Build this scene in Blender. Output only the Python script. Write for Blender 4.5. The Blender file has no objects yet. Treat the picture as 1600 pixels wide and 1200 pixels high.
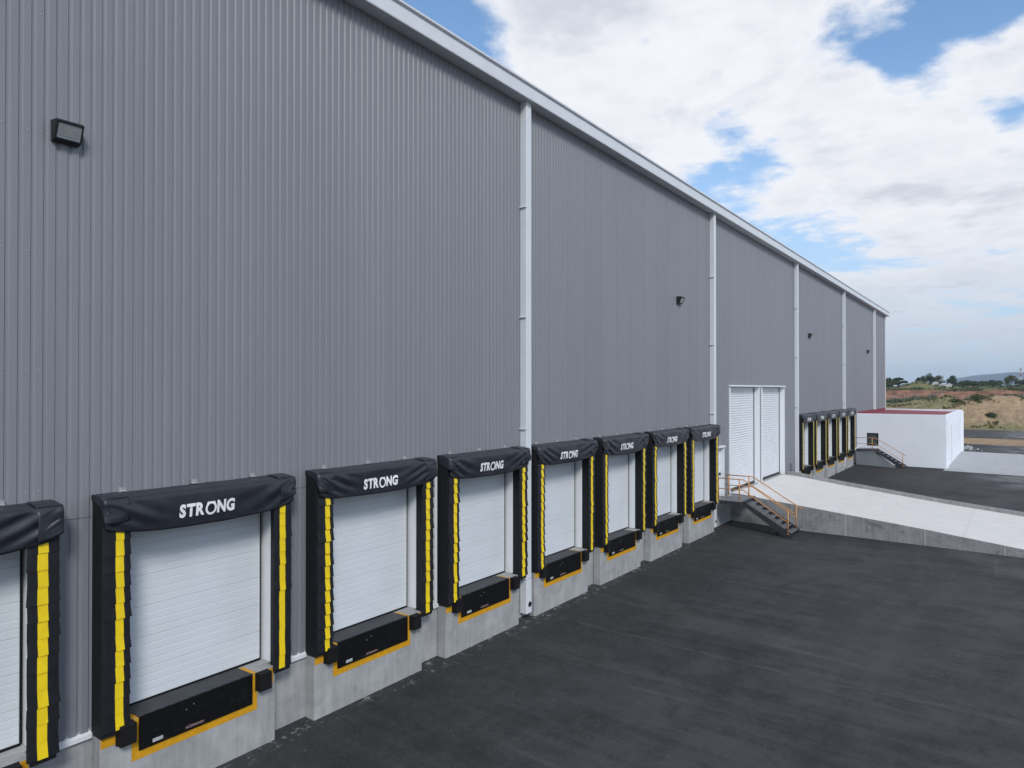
import bpy, bmesh, math, random
from mathutils import Vector, noise, Matrix
R = math.radians
sc = bpy.context.scene
C = sc.collection

# ---------------------------------------------------------------- camera
F = 1090.0; TH = math.atan(786.0/1090.0); DW = 10.9; CH = 6.18
ct, st_ = math.cos(TH), math.sin(TH)
cam = bpy.data.objects.new('camera', bpy.data.cameras.new('camera')); C.objects.link(cam)
cam.location = (0, -DW, CH)
cam.rotation_euler = (R(90+0.42), 0, TH-R(90))
cam.data.sensor_width = 36; cam.data.lens = F/1600*36
cam.data.clip_start = .1; cam.data.clip_end = 20000
sc.camera = cam

def W(x, y, fwd):
    "picture place (1600x1200 photograph) at a forward distance -> world point (used to read off real positions)"
    r = (x-800)/F*fwd; u = (608-y)/F*fwd
    return Vector((fwd*ct + r*st_, -DW + fwd*st_ - r*ct, CH+u))

# ---------------------------------------------------------------- light
SUN_EL, SUN_AZ = 38.0, 38.0      # azimuth from the wall's outward normal (-Y) towards -X
sd = Vector((-math.sin(R(SUN_AZ))*math.cos(R(SUN_EL)), -math.cos(R(SUN_AZ))*math.cos(R(SUN_EL)), math.sin(R(SUN_EL))))
sun = bpy.data.objects.new('sun', bpy.data.lights.new('sun', 'SUN')); C.objects.link(sun)
sun.data.energy = 2.35; sun.data.angle = R(14); sun.data.color = (1, .965, .91)
sun.rotation_euler = sd.to_track_quat('Z', 'Y').to_euler()
sc.view_settings.view_transform = 'Standard'; sc.view_settings.look = 'None'
sc.view_settings.exposure = 0; sc.view_settings.gamma = 1
sc.render.engine = 'CYCLES'
sc.cycles.use_denoising = True
sc.cycles.max_bounces = 6; sc.cycles.volume_bounces = 0
sc.cycles.sample_clamp_indirect = 5

# ---------------------------------------------------------------- node helper
class N:
    def __init__(s, tree): s.t = tree; s.L = tree.links
    def n(s, typ, **kw):
        nd = s.t.nodes.new(typ); ins = kw.pop('ins', {})
        for k, v in kw.items(): setattr(nd, k, v)
        for k, v in ins.items():
            sock = nd.inputs[k]
            if isinstance(v, bpy.types.NodeSocket): s.L.new(v, sock)
            else: sock.default_value = v
        return nd
    def math(s, op, a, b=0.0, c=None, clamp=False):
        ins = {0: a, 1: b}
        if c is not None: ins[2] = c
        return s.n('ShaderNodeMath', operation=op, use_clamp=clamp, ins=ins).outputs[0]
    def vec(s, op, a, b=(0, 0, 0)):
        return s.n('ShaderNodeVectorMath', operation=op, ins={0: a, 1: b})
    def noise(s, vec, scale, detail=4, rough=.55, dist=0.0):
        return s.n('ShaderNodeTexNoise', ins={'Vector': vec, 'Scale': scale, 'Detail': detail, 'Roughness': rough, 'Distortion': dist}).outputs[0]
    def ss(s, v, a, b, lo=0.0, hi=1.0):
        return s.n('ShaderNodeMapRange', interpolation_type='SMOOTHSTEP', ins={0: v, 1: a, 2: b, 3: lo, 4: hi}).outputs[0]
    def mix(s, f, a, b):
        nd = s.n('ShaderNodeMix', data_type='RGBA')
        for k, v in ((0, f), (6, a), (7, b)):
            if isinstance(v, bpy.types.NodeSocket): s.L.new(v, nd.inputs[k])
            else: nd.inputs[k].default_value = (tuple(v)+(1,))[:4] if k else v
        return nd.outputs[2]
    def scalev(s, v, k):
        return s.n('ShaderNodeVectorMath', operation='MULTIPLY', ins={0: v, 1: k}).outputs[0]

# ---------------------------------------------------------------- world: sky with broken cumulus
w = bpy.data.worlds.new('World'); sc.world = w; w.use_nodes = True
w.node_tree.nodes.clear(); n = N(w.node_tree)
tc = n.n('ShaderNodeTexCoord').outputs['Generated']
sky = n.n('ShaderNodeTexSky', sky_type='NISHITA', sun_disc=False, sun_elevation=R(SUN_EL), altitude=1900, air_density=1.0, dust_density=.6, ozone_density=1.5)
sky.sun_rotation = math.atan2(sd.x, sd.y)
skyc = n.n('ShaderNodeVectorMath', operation='SCALE', ins={0: sky.outputs[0], 'Scale': .19}).outputs[0]
skyc = n.scalev(skyc, (1.0, 1.12, 1.12))
dirv = n.vec('NORMALIZE', tc).outputs[0]
sep = n.n('ShaderNodeSeparateXYZ', ins={0: dirv})
zc = n.math('MAXIMUM', sep.outputs[2], .03)
zz = n.math('ADD', zc, .10)
pv = n.n('ShaderNodeCombineXYZ', ins={0: n.math('DIVIDE', sep.outputs[0], zz), 1: n.math('DIVIDE', sep.outputs[1], zz), 2: 0.0}).outputs[0]
n1 = n.noise(n.scalev(pv, (1, 1, 1)), 2.0, 10, .56, .25)
n2 = n.noise(n.vec('ADD', pv, (7.3, 2.1, 0)).outputs[0], 9.0, 6, .6)
n3 = n.noise(n.vec('ADD', pv, (1.3, 5.1, 3)).outputs[0], 1.3, 5, .55)
def sdir(x, y):
    v = Vector((ct+(x-800)/F*st_, st_-(x-800)/F*ct, (608-y)/F)); return v.normalized()
# (x, y, radius, weight) : weight<0 clears the sky, >0 fills it with cloud
BL = [(690, 15, .055, -1.3), (735, 65, .04, -.9), (660, 0, .04, -1), (790, 105, .022, -.5),
      (1290, 58, .038, -1.1), (1360, 72, .03, -1.1), (1400, 90, .022, -.9), (1440, 45, .035, -1.1), (1500, 22, .035, -1.2), (1560, 3, .035, -1.1), (1600, -10, .04, -1), (1235, 48, .018, -.6),
      (1150, 66, .02, -.6), (1010, 68, .014, -.6), (1445, 123, .022, -.9), (1485, 125, .018, -.6), (1395, 118, .012, -.5), (1093, 290, .018, -.9), (1125, 262, .010, -.7), (1175, 246, .018, -.5), (1590, 185, .022, -1.1), (1560, 200, .015, -.5),
      (1180, 345, .035, -.45), (1290, 352, .03, -.5), (1370, 337, .03, -.4), (1250, 388, .03, -.45), (1330, 395, .03, -.4), (1420, 387, .03, -.5), (1500, 378, .03, -.5), (1570, 380, .03, -.5), (1150, 318, .03, -.4), (1200, 292, .015, -.4), (1290, 290, .012, -.4),
      (860, 20, .10, .9), (1010, 15, .08, .8), (1130, 5, .06, .8), (1240, -5, .05, .7), (850, 110, .07, .6), (950, 150, .09, .8), (1090, 140, .07, .8), (1230, 120, .06, .8), (1330, 115, .03, .7), (1000, 220, .06, .7), (1560, 80, .045, 1.0), (1490, 90, .03, .6),
      (1300, 200, .07, .9), (1430, 220, .08, .9), (1530, 270, .07, .9), (1250, 265, .05, .7), (1400, 290, .05, .7), (1480, 345, .05, .5), (1580, 330, .05, .6), (1420, 355, .03, .3), (1500, 450, .12, .4), (1400, 470, .08, .3), (1580, 560, .3, .2)]
bias = None
for x, y, r, wt in BL:
    dn = n.n('ShaderNodeVectorMath', operation='DISTANCE', ins={0: dirv, 1: tuple(sdir(x, y))}).outputs['Value']
    q = n.math('DIVIDE', dn, r); q = n.math('MULTIPLY', n.math('MULTIPLY', q, q), -1.0)
    g = n.math('MULTIPLY', n.math('POWER', 2.718, q), wt*.20)
    bias = g if bias is None else n.math('ADD', bias, g)
cov = n.math('ADD', n.math('ADD', n.math('MULTIPLY', n.math('SUBTRACT', n1, .5), 1.25), .5), bias)
cov = n.math('ADD', cov, n.math('MULTIPLY', n.math('SUBTRACT', n2, .5), .38))
dens = n.ss(cov, .37, .62)
# thinner, paler cloud low over the horizon
low = n.ss(sep.outputs[2], .0, .22, 1.0, 0.0)
shade = n.math('ADD', n.math('MULTIPLY', n3, .9), n.math('MULTIPLY', n2, .35))
shade = n.math('SUBTRACT', shade, n.math('MULTIPLY', dens, 0.0))
nup = n.noise(n.scalev(pv, (.93, .93, .93)), 2.0, 6, .56, .25)
emb = n.math('SUBTRACT', nup, n.noise(pv, 2.0, 6, .56, .25))
sh = n.math('ADD', n.math('MULTIPLY', n.ss(shade, .45, .80), .55), n.math('MULTIPLY', n.ss(emb, -.02, .16), .75))
thick = n.ss(cov, .48, .80)
dark = n.math('MULTIPLY', n.math('MULTIPLY', sh, thick), .92, clamp=True)
cl = n.mix(dark, (.95, .96, 1.0), (.66, .69, .77))
cl = n.mix(n.math('MULTIPLY', low, .85), cl, (.61, .65, .73))
den2 = n.math('MULTIPLY', dens, n.math('SUBTRACT', 1.0, n.math('MULTIPLY', low, .25)))
skl = n.mix(n.math('MULTIPLY', n.ss(sep.outputs[2], .0, .42, 1.0, 0.0), .85), skyc, (.49, .60, .75))
allc = n.mix(den2, skl, cl)
bgn = n.n('ShaderNodeBackground', ins={'Color': allc, 'Strength': 1.0})
n.n('ShaderNodeOutputWorld', ins={0: bgn.outputs[0]})

# ---------------------------------------------------------------- materials
def mat(name, col, rough=.6, metal=0.0, var=0.0, vscale=3.0, bump=0.0, bscale=40.0, spec=.5, col2=None, stretch=(1, 1, 1), coat=0):
    m = bpy.data.materials.new(name); m.use_nodes = True; t = m.node_tree; t.nodes.clear(); k = N(t)
    b = k.n('ShaderNodeBsdfPrincipled', ins={'Roughness': rough, 'Metallic': metal, 'Specular IOR Level': spec})
    k.n('ShaderNodeOutputMaterial', ins={0: b.outputs[0]})
    geo = k.n('ShaderNodeNewGeometry').outputs['Position']
    if var or col2:
        f = k.noise(k.scalev(geo, stretch), vscale, 6, .6)
        f = k.ss(f, .3, .7)
        c2 = col2 or tuple(c*(1-var) for c in col)
        k.L.new(k.mix(f, c2, col), b.inputs['Base Color'])
    else: b.inputs['Base Color'].default_value = (*col, 1)
    if bump:
        bn = k.n('ShaderNodeBump', ins={'Strength': bump, 'Distance': .01, 'Height': k.noise(geo, bscale, 4)})
        k.L.new(bn.outputs[0], b.inputs['Normal'])
    return m

M = {}
def cladmat():
    m = bpy.data.materials.new('painted_steel_grey'); m.use_nodes = True; t = m.node_tree; t.nodes.clear(); k = N(t)
    b = k.n('ShaderNodeBsdfPrincipled', ins={'Roughness': .42, 'Specular IOR Level': .5}); k.n('ShaderNodeOutputMaterial', ins={0: b.outputs[0]})
    p = k.n('ShaderNodeNewGeometry').outputs['Position']; s = k.n('ShaderNodeSeparateXYZ', ins={0: p})
    sheetn = k.math('FLOOR', k.math('DIVIDE', k.math('ADD', s.outputs[0], .02), 1.0598))
    rowz = k.math('GREATER_THAN', s.outputs[2], 4.33)
    wn = k.n('ShaderNodeTexWhiteNoise', noise_dimensions='2D', ins={'Vector': k.n('ShaderNodeCombineXYZ', ins={0: sheetn, 1: rowz, 2: 0.0}).outputs[0]}).outputs[0]
    streak = k.noise(k.scalev(p, (5, 5, .18)), 1.5, 5, .6); big = k.noise(k.scalev(p, (.3, .3, .15)), 1.0, 5, .6)
    f = k.math('ADD', k.math('ADD', k.math('ADD', k.math('MULTIPLY', wn, .18), .09), k.math('MULTIPLY', streak, .5)), k.math('MULTIPLY', big, .5))
    c = k.mix(k.ss(f, .35, 1.0), (.188, .199, .222), (.217, .228, .252))
    # side lap line of every sheet and the horizontal lap
    fr = k.math('FRACT', k.math('DIVIDE', k.math('ADD', s.outputs[0], .02), 1.0598))
    c = k.mix(k.math('MULTIPLY', k.math('LESS_THAN', fr, .007), .55), c, (.10, .108, .125))
    hl = k.math('ABSOLUTE', k.math('SUBTRACT', s.outputs[2], 4.325)); c = k.mix(k.math('MULTIPLY', k.math('LESS_THAN', hl, .008), .6), c, (.09, .098, .11))
    k.L.new(c, b.inputs['Base Color'])
    k.L.new(k.ss(streak, .3, .7, .38, .50), b.inputs['Roughness'])
    return m
M['clad'] = cladmat()
M['white_metal'] = mat('white_painted_metal', (.66, .69, .73), .4, 0, .05, 2, 0)
M['door_white'] = mat('door_panel_white', (.66, .70, .74), .45, 0, .05, 1.5)
M['shutter'] = mat('roller_slats', (.66, .68, .72), .4, 0, .06, 1.5)
M['trim_white'] = mat('white_trim', (.72, .75, .78), .45, 0, .04, 3)
M['vinyl'] = mat('black_vinyl', (.012, .013, .017), .48, 0, .35, 6, .25, 90, .35)
M['curtain'] = mat('black_curtain_vinyl', (.022, .025, .034), .42, 0, .3, 5, .15, 60, .5)
M['foam'] = mat('black_side_cloth', (.009, .010, .012), .7, 0, .3, 4, .2, 60, .3)
M['greenjamb'] = mat('dark_pad_lining', (.02, .026, .028), .55, 0, .2, 4)
M['yellow'] = mat('yellow_vinyl', (.86, .62, .012), .42, 0, .12, 7, .1, 60, .4)
M['paint_yellow'] = mat('safety_yellow_paint', (.66, .33, .012), .6, 0, .22, 14, .2, 60, .3)
M['rubber'] = mat('black_rubber', (.006, .006, .007), .7, 0, .4, 8, .3, 80, .3)
M['letter'] = mat('white_lettering', (.82, .83, .85), .6)
M['red_letter'] = mat('red_plate_lettering', (.34, .22, .215), .6)
M['galv'] = mat('galvanised', (.55, .57, .58), .35, .6, .2, 20)
M['lamp_body'] = mat('lamp_housing', (.012, .014, .014), .45, 0, .2, 20)
M['orange'] = mat('orange_rail_paint', (.60, .29, .09), .5, 0, .2, 6)
M['steel_dark'] = mat('dark_steel', (.045, .047, .055), .5, .2, .3, 8)
M['steel_tread'] = mat('checker_tread', (.19, .195, .215), .5, .3, .3, 10, .3, 60)
M['white_wall'] = mat('white_render', (.80, .83, .88), .8, 0, .05, .6, .05, 30)
M['red_roof'] = mat('red_roof_coating', (.25, .035, .055), .7, 0, .3, .8)
M['grey_paint'] = mat('grey_painted_plate', (.20, .22, .245), .6, 0, .15, 1.5)
M['frame_black'] = mat('window_frame_black', (.012, .014, .016), .5)
M['sticker'] = mat('sticker_white', (.55, .57, .58), .6, 0, .5, 60)
M['bark'] = mat('bark', (.09, .07, .05), .9, 0, .4, 10)
M['leaf'] = mat('leaves_dark', (.075, .105, .05), .8, 0, 0, .8, 0, 1, .2, (.04, .06, .032))
M['leaf2'] = mat('leaves_olive', (.13, .145, .07), .8, 0, 0, .6, 0, 1, .2, (.065, .085, .042))
M['grass'] = mat('dry_grass', (.16, .15, .06), .9, 0, 0, .35, 0, 1, .1, (.085, .10, .035))
M['fence'] = mat('fence_galvanised', (.32, .33, .33), .5, .3, .1, 5)
M['mast_red'] = mat('mast_red', (.45, .10, .08), .6)
M['shed_white'] = mat('far_shed_white', (.62, .62, .60), .7)
M['hill'] = mat('hill_scrub', (.075, .10, .11), .95, 0, .3, .004)

def glass(name, col, rough=.05):
    m = bpy.data.materials.new(name); m.use_nodes = True
    b = m.node_tree.nodes['Principled BSDF']; b.inputs['Base Color'].default_value = (*col, 1); b.inputs['Roughness'].default_value = rough
    b.inputs['Specular IOR Level'].default_value = .7; return m
M['pane'] = glass('dark_window_glass', (.06, .08, .09))
M['lens'] = glass('lamp_lens_glass', (.30, .34, .37), .15)

# diamond plate
def diamond():
    m = bpy.data.materials.new('black_diamond_plate'); m.use_nodes = True; t = m.node_tree; t.nodes.clear(); k = N(t)
    b = k.n('ShaderNodeBsdfPrincipled', ins={'Roughness': .6, 'Metallic': 0.0, 'Specular IOR Level': .15})
    k.n('ShaderNodeOutputMaterial', ins={0: b.outputs[0]})
    p = k.n('ShaderNodeNewGeometry').outputs['Position']
    s = k.n('ShaderNodeSeparateXYZ', ins={0: p}); sx, sz = s.outputs[0], k.math('ADD', s.outputs[2], s.outputs[1])
    u = k.math('SINE', k.math('MULTIPLY', k.math('ADD', sx, sz), 95.0)); v = k.math('SINE', k.math('MULTIPLY', k.math('SUBTRACT', sx, sz), 95.0))
    h = k.ss(k.math('MULTIPLY', u, v), .1, .7)
    nz = k.noise(p, 9, 5)
    c = k.mix(h, (.003, .003, .0035), (.010, .0105, .011)); c = k.mix(k.ss(nz, .55, .75), c, (.013, .0135, .014))
    k.L.new(c, b.inputs['Base Color'])
    bn = k.n('ShaderNodeBump', ins={'Strength': .6, 'Distance': .006, 'Height': h}); k.L.new(bn.outputs[0], b.inputs['Normal'])
    return m
M['diamond'] = diamond()
M['plate_top'] = mat('leveler_top_black', (.035, .038, .043), .5, .1, .4, 5, .2, 80)

def concrete(name, c1, c2, streak=.5, joints=0, spec=.3, blot=0):
    m = bpy.data.materials.new(name); m.use_nodes = True; t = m.node_tree; t.nodes.clear(); k = N(t)
    b = k.n('ShaderNodeBsdfPrincipled', ins={'Roughness': .85, 'Specular IOR Level': spec})
    k.n('ShaderNodeOutputMaterial', ins={0: b.outputs[0]})
    p = k.n('ShaderNodeNewGeometry').outputs['Position']
    f = k.math('ADD', k.math('MULTIPLY', k.noise(p, 1.3, 8, .65, .6), .6), k.math('MULTIPLY', k.noise(k.scalev(p, (6, 6, .5)), 1.6, 5, .6), .4*streak+.1))
    f = k.ss(f, .3, .72)
    c = k.mix(f, c2, c1)
    fine = k.noise(p, 40, 5, .7)
    c = k.mix(k.ss(fine, .62, .8), c, tuple(x*.72 for x in c2))
    if blot:
        bl = k.noise(k.scalev(p, (1, 1, 1.6)), 1.1, 9, .72, 1.2)
        c = k.mix(k.math('MULTIPLY', k.ss(bl, .52, .68), blot), c, tuple(x*.5 for x in c2))
    k.L.new(c, b.inputs['Base Color'])
    bn = k.n('ShaderNodeBump', ins={'Strength': .35, 'Distance': .006, 'Height': k.noise(p, 22, 7, .7)}); k.L.new(bn.outputs[0], b.inputs['Normal'])
    return m
M['pier'] = concrete('cast_concrete', (.45, .455, .455), (.27, .275, .28), .6, blot=.25)
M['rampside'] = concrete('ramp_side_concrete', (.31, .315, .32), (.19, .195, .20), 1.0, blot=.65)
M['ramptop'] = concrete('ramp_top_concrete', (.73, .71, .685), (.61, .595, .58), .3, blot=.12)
M['slab'] = concrete('slab_concrete', (.52, .53, .55), (.36, .37, .38), .2, blot=.3)

def asphalt(name, road=False):
    m = bpy.data.materials.new(name); m.use_nodes = True; t = m.node_tree; t.nodes.clear(); k = N(t)
    b = k.n('ShaderNodeBsdfPrincipled', ins={'Roughness': .85, 'Specular IOR Level': .22})
    k.n('ShaderNodeOutputMaterial', ins={0: b.outputs[0]})
    p = k.n('ShaderNodeNewGeometry').outputs['Position']; s = k.n('ShaderNodeSeparateXYZ', ins={0: p})
    big = k.noise(p, .22, 6, .6, .6); mid = k.noise(k.vec('ADD', p, (3, 9, 0)).outputs[0], 1.1, 8, .68, .8)
    # wide sweeping/tyre streaks running out from the wall, slightly curved
    warp = k.math('MULTIPLY', k.noise(p, .05, 2), 6.0)
    sv = k.n('ShaderNodeCombineXYZ', ins={0: k.math('ADD', k.math('MULTIPLY', s.outputs[0], 2.8), warp), 1: k.math('MULTIPLY', s.outputs[1], .13), 2: 0.0}).outputs[0]
    st = k.noise(sv, 1.0, 6, .65, .3)
    warp2 = k.math('MULTIPLY', k.noise(p, .05, 2), 6.0)
    sv2 = k.n('ShaderNodeCombineXYZ', ins={0: k.math('MULTIPLY', s.outputs[0], .12), 1: k.math('ADD', k.math('MULTIPLY', s.outputs[1], 1.5), warp2), 2: 4.0}).outputs[0]
    st2 = k.noise(sv2, 1.0, 5, .6, .3)
    f = k.math('ADD', k.math('MULTIPLY', big, .35), k.math('MULTIPLY', mid, .25))
    f = k.math('ADD', f, k.math('MULTIPLY', st, .25)); f = k.math('ADD', f, k.math('MULTIPLY', st2, .15))
    f = k.ss(f, .38, .62)
    c = k.mix(f, (.027, .027, .029), (.064, .064, .067))
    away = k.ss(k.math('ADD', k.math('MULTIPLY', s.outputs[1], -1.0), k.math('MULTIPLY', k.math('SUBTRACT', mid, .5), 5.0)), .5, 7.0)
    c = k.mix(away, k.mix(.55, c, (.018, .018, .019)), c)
    # dusty scuffs
    sc_ = k.math('MULTIPLY', k.ss(st, .60, .74), k.ss(big, .45, .62))
    c = k.mix(k.math('MULTIPLY', sc_, .5), c, (.13, .128, .125))
    # paving joints: thin pale lines where two paver runs meet
    for x0, wob, wdt, op in ((16.3, 1.2, .035, .20), (23.6, .5, .03, .13), (30.1, .6, .04, .12), (52.0, .8, .05, .3)):
        d = k.math('ABSOLUTE', k.math('SUBTRACT', k.math('ADD', s.outputs[0], k.math('MULTIPLY', k.math('SUBTRACT', k.noise(p, .25, 3), .5), wob)), x0))
        l = k.math('MULTIPLY', k.ss(d, wdt*.3, wdt*2.4, 1.0, 0.0), k.ss(k.noise(p, .9, 4), .35, .62))
        c = k.mix(k.math('MULTIPLY', l, op), c, (.16, .16, .155))
    # curved tyre scuffs
    for cx, cy, rr, wd, op in ((30, -27, 15.5, .09, .3), (30.5, -27, 16.7, .05, .35), (26, -30, 17, .1, .25), (44, -2, 13, .07, .2), (24.0, -31, 19.4, .05, .3), (32, -30, 14.0, .7, .26), (33, -31, 17.6, .45, .28), (20, -26, 13.5, .6, .22), (40, -24, 16.5, .5, .25), (26, -6, 8.0, .5, .12), (34, -26, 12.4, .12, .3), (34.3, -26, 14.1, .10, .28), (15, -22, 11.5, .4, .12), (18, -30, 12.5, .08, .25)):
        dd = k.n('ShaderNodeVectorMath', operation='DISTANCE', ins={0: k.n('ShaderNodeCombineXYZ', ins={0: s.outputs[0], 1: s.outputs[1], 2: 0.0}).outputs[0], 1: (cx, cy, 0)}).outputs['Value']
        d = k.math('ABSOLUTE', k.math('SUBTRACT', dd, rr))
        l = k.math('MULTIPLY', k.ss(d, wd*.3, wd*2.5, 1.0, 0.0), k.ss(k.noise(p, .30, 7, .7), .44, .66))
        c = k.mix(k.math('MULTIPLY', l, op), c, (.15, .15, .145))
    far = k.math('MULTIPLY', k.math('MULTIPLY', k.ss(s.outputs[0], 52, 60), k.ss(s.outputs[1], -12, -7, 1.0, 0.0)), k.ss(k.noise(p, .35, 8, .7, .8), .40, .62))
    c = k.mix(k.math('MULTIPLY', far, .75), c, (.26, .26, .265))
    # cement dust spilled at the foot of the wall
    foot = k.math('MULTIPLY', k.ss(s.outputs[1], -.75, -.28), k.ss(k.noise(p, 4.5, 8, .75), .54, .64))
    xin = k.math('LESS_THAN', s.outputs[0], 31.0)
    c = k.mix(k.math('MULTIPLY', k.math('MULTIPLY', foot, xin), .75), c, (.30, .30, .29))
    mott = k.noise(p, 3.6, 7, .72); c = k.mix(k.math('MULTIPLY', k.ss(mott, .42, .66), .14), c, (.085, .085, .088)); c = k.mix(k.math('MULTIPLY', k.ss(mott, .30, .46, 1.0, 0.0), .15), c, (.018, .018, .019))
    # coarse stone grain, pale and dark
    g1 = k.noise(p, 17, 7, .82); c = k.mix(k.math('MULTIPLY', k.ss(g1, .55, .72), .6), c, (.14, .14, .145))
    c = k.mix(k.math('MULTIPLY', k.ss(g1, .30, .45, 1.0, 0.0), .65), c, (.010, .012, .013))
    vor = k.n('ShaderNodeTexVoronoi', ins={'Vector': p, 'Scale': 7.0, 'Randomness': 1.0})
    sp = k.math('MULTIPLY', k.math('LESS_THAN', vor.outputs['Distance'], .06), k.math('GREATER_THAN', k.noise(p, 2.3, 2), .58))
    c = k.mix(k.math('MULTIPLY', sp, .7), c, (.33, .33, .32))
    if road:
        dust = k.ss(k.noise(p, .25, 8, .7, 1.0), .5, .68)
        c = k.mix(k.math('MULTIPLY', dust, .6), c, (.20, .18, .16))
    k.L.new(c, b.inputs['Base Color'])
    bn = k.n('ShaderNodeBump', ins={'Strength': .5, 'Distance': .008, 'Height': g1}); k.L.new(bn.outputs[0], b.inputs['Normal'])
    return m
M['asphalt'] = asphalt('yard_asphalt'); M['road'] = asphalt('road_asphalt', True)

def groundmat():
    m = bpy.data.materials.new('earth_and_grass'); m.use_nodes = True; t = m.node_tree; t.nodes.clear(); k = N(t)
    b = k.n('ShaderNodeBsdfPrincipled', ins={'Roughness': .95, 'Specular IOR Level': .1})
    k.n('ShaderNodeOutputMaterial', ins={0: b.outputs[0]})
    p = k.n('ShaderNodeNewGeometry').outputs['Position']; s = k.n('ShaderNodeSeparateXYZ', ins={0: p})
    X = k.math('ADD', s.outputs[0], k.math('MULTIPLY', k.math('SUBTRACT', k.noise(p, .05, 5, .6), .5), 14.0))
    big = k.noise(p, .06, 8, .65, .5); fine = k.noise(p, 1.1, 8, .72)
    sand = k.mix(k.ss(fine, .35, .7), (.27, .185, .12), (.46, .335, .22))
    grs = k.mix(k.ss(fine, .35, .65), (.085, .10, .045), (.26, .235, .12))
    gf = k.ss(k.math('ADD', k.math('MULTIPLY', big, .6), k.math('MULTIPLY', fine, .4)), .42, .54)
    strip = k.ss(s.outputs[0], 134, 137)
    gf = k.math('MULTIPLY', gf, k.math('ADD', k.math('MULTIPLY', strip, .9), .1))
    heap = k.math('MULTIPLY', k.math('MULTIPLY', k.ss(s.outputs[1], 1, 5, 1.0, 0.0), k.ss(s.outputs[0], 138, 143)), k.ss(s.outputs[0], 176, 186, 1.0, 0.0))
    gf = k.math('MULTIPLY', gf, k.math('SUBTRACT', 1.0, k.math('MULTIPLY', heap, .75)))
    c = k.mix(gf, sand, grs)
    more = k.ss(X, 195, 215)                      # greener before the fence
    c = k.mix(k.math('MULTIPLY', more, .75), c, grs)
    red = k.mix(k.ss(k.noise(k.scalev(p, (1, 1, 5)), .35, 7, .7), .38, .62), (.12, .07, .05), (.33, .165, .105))
    rf = k.math('MULTIPLY', k.ss(X, 252, 262), k.ss(s.outputs[0], 289.5, 292, 1.0, 0.0))
    c = k.mix(rf, c, red)
    top = k.ss(s.outputs[0], 290.5, 293)
    c = k.mix(top, c, k.mix(k.ss(big, .4, .6), (.17, .16, .07), (.085, .10, .04)))
    k.L.new(c, b.inputs['Base Color'])
    bn = k.n('ShaderNodeBump', ins={'Strength': .8, 'Distance': .25, 'Height': fine}); k.L.new(bn.outputs[0], b.inputs['Normal'])
    return m
M['ground'] = groundmat()

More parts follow.
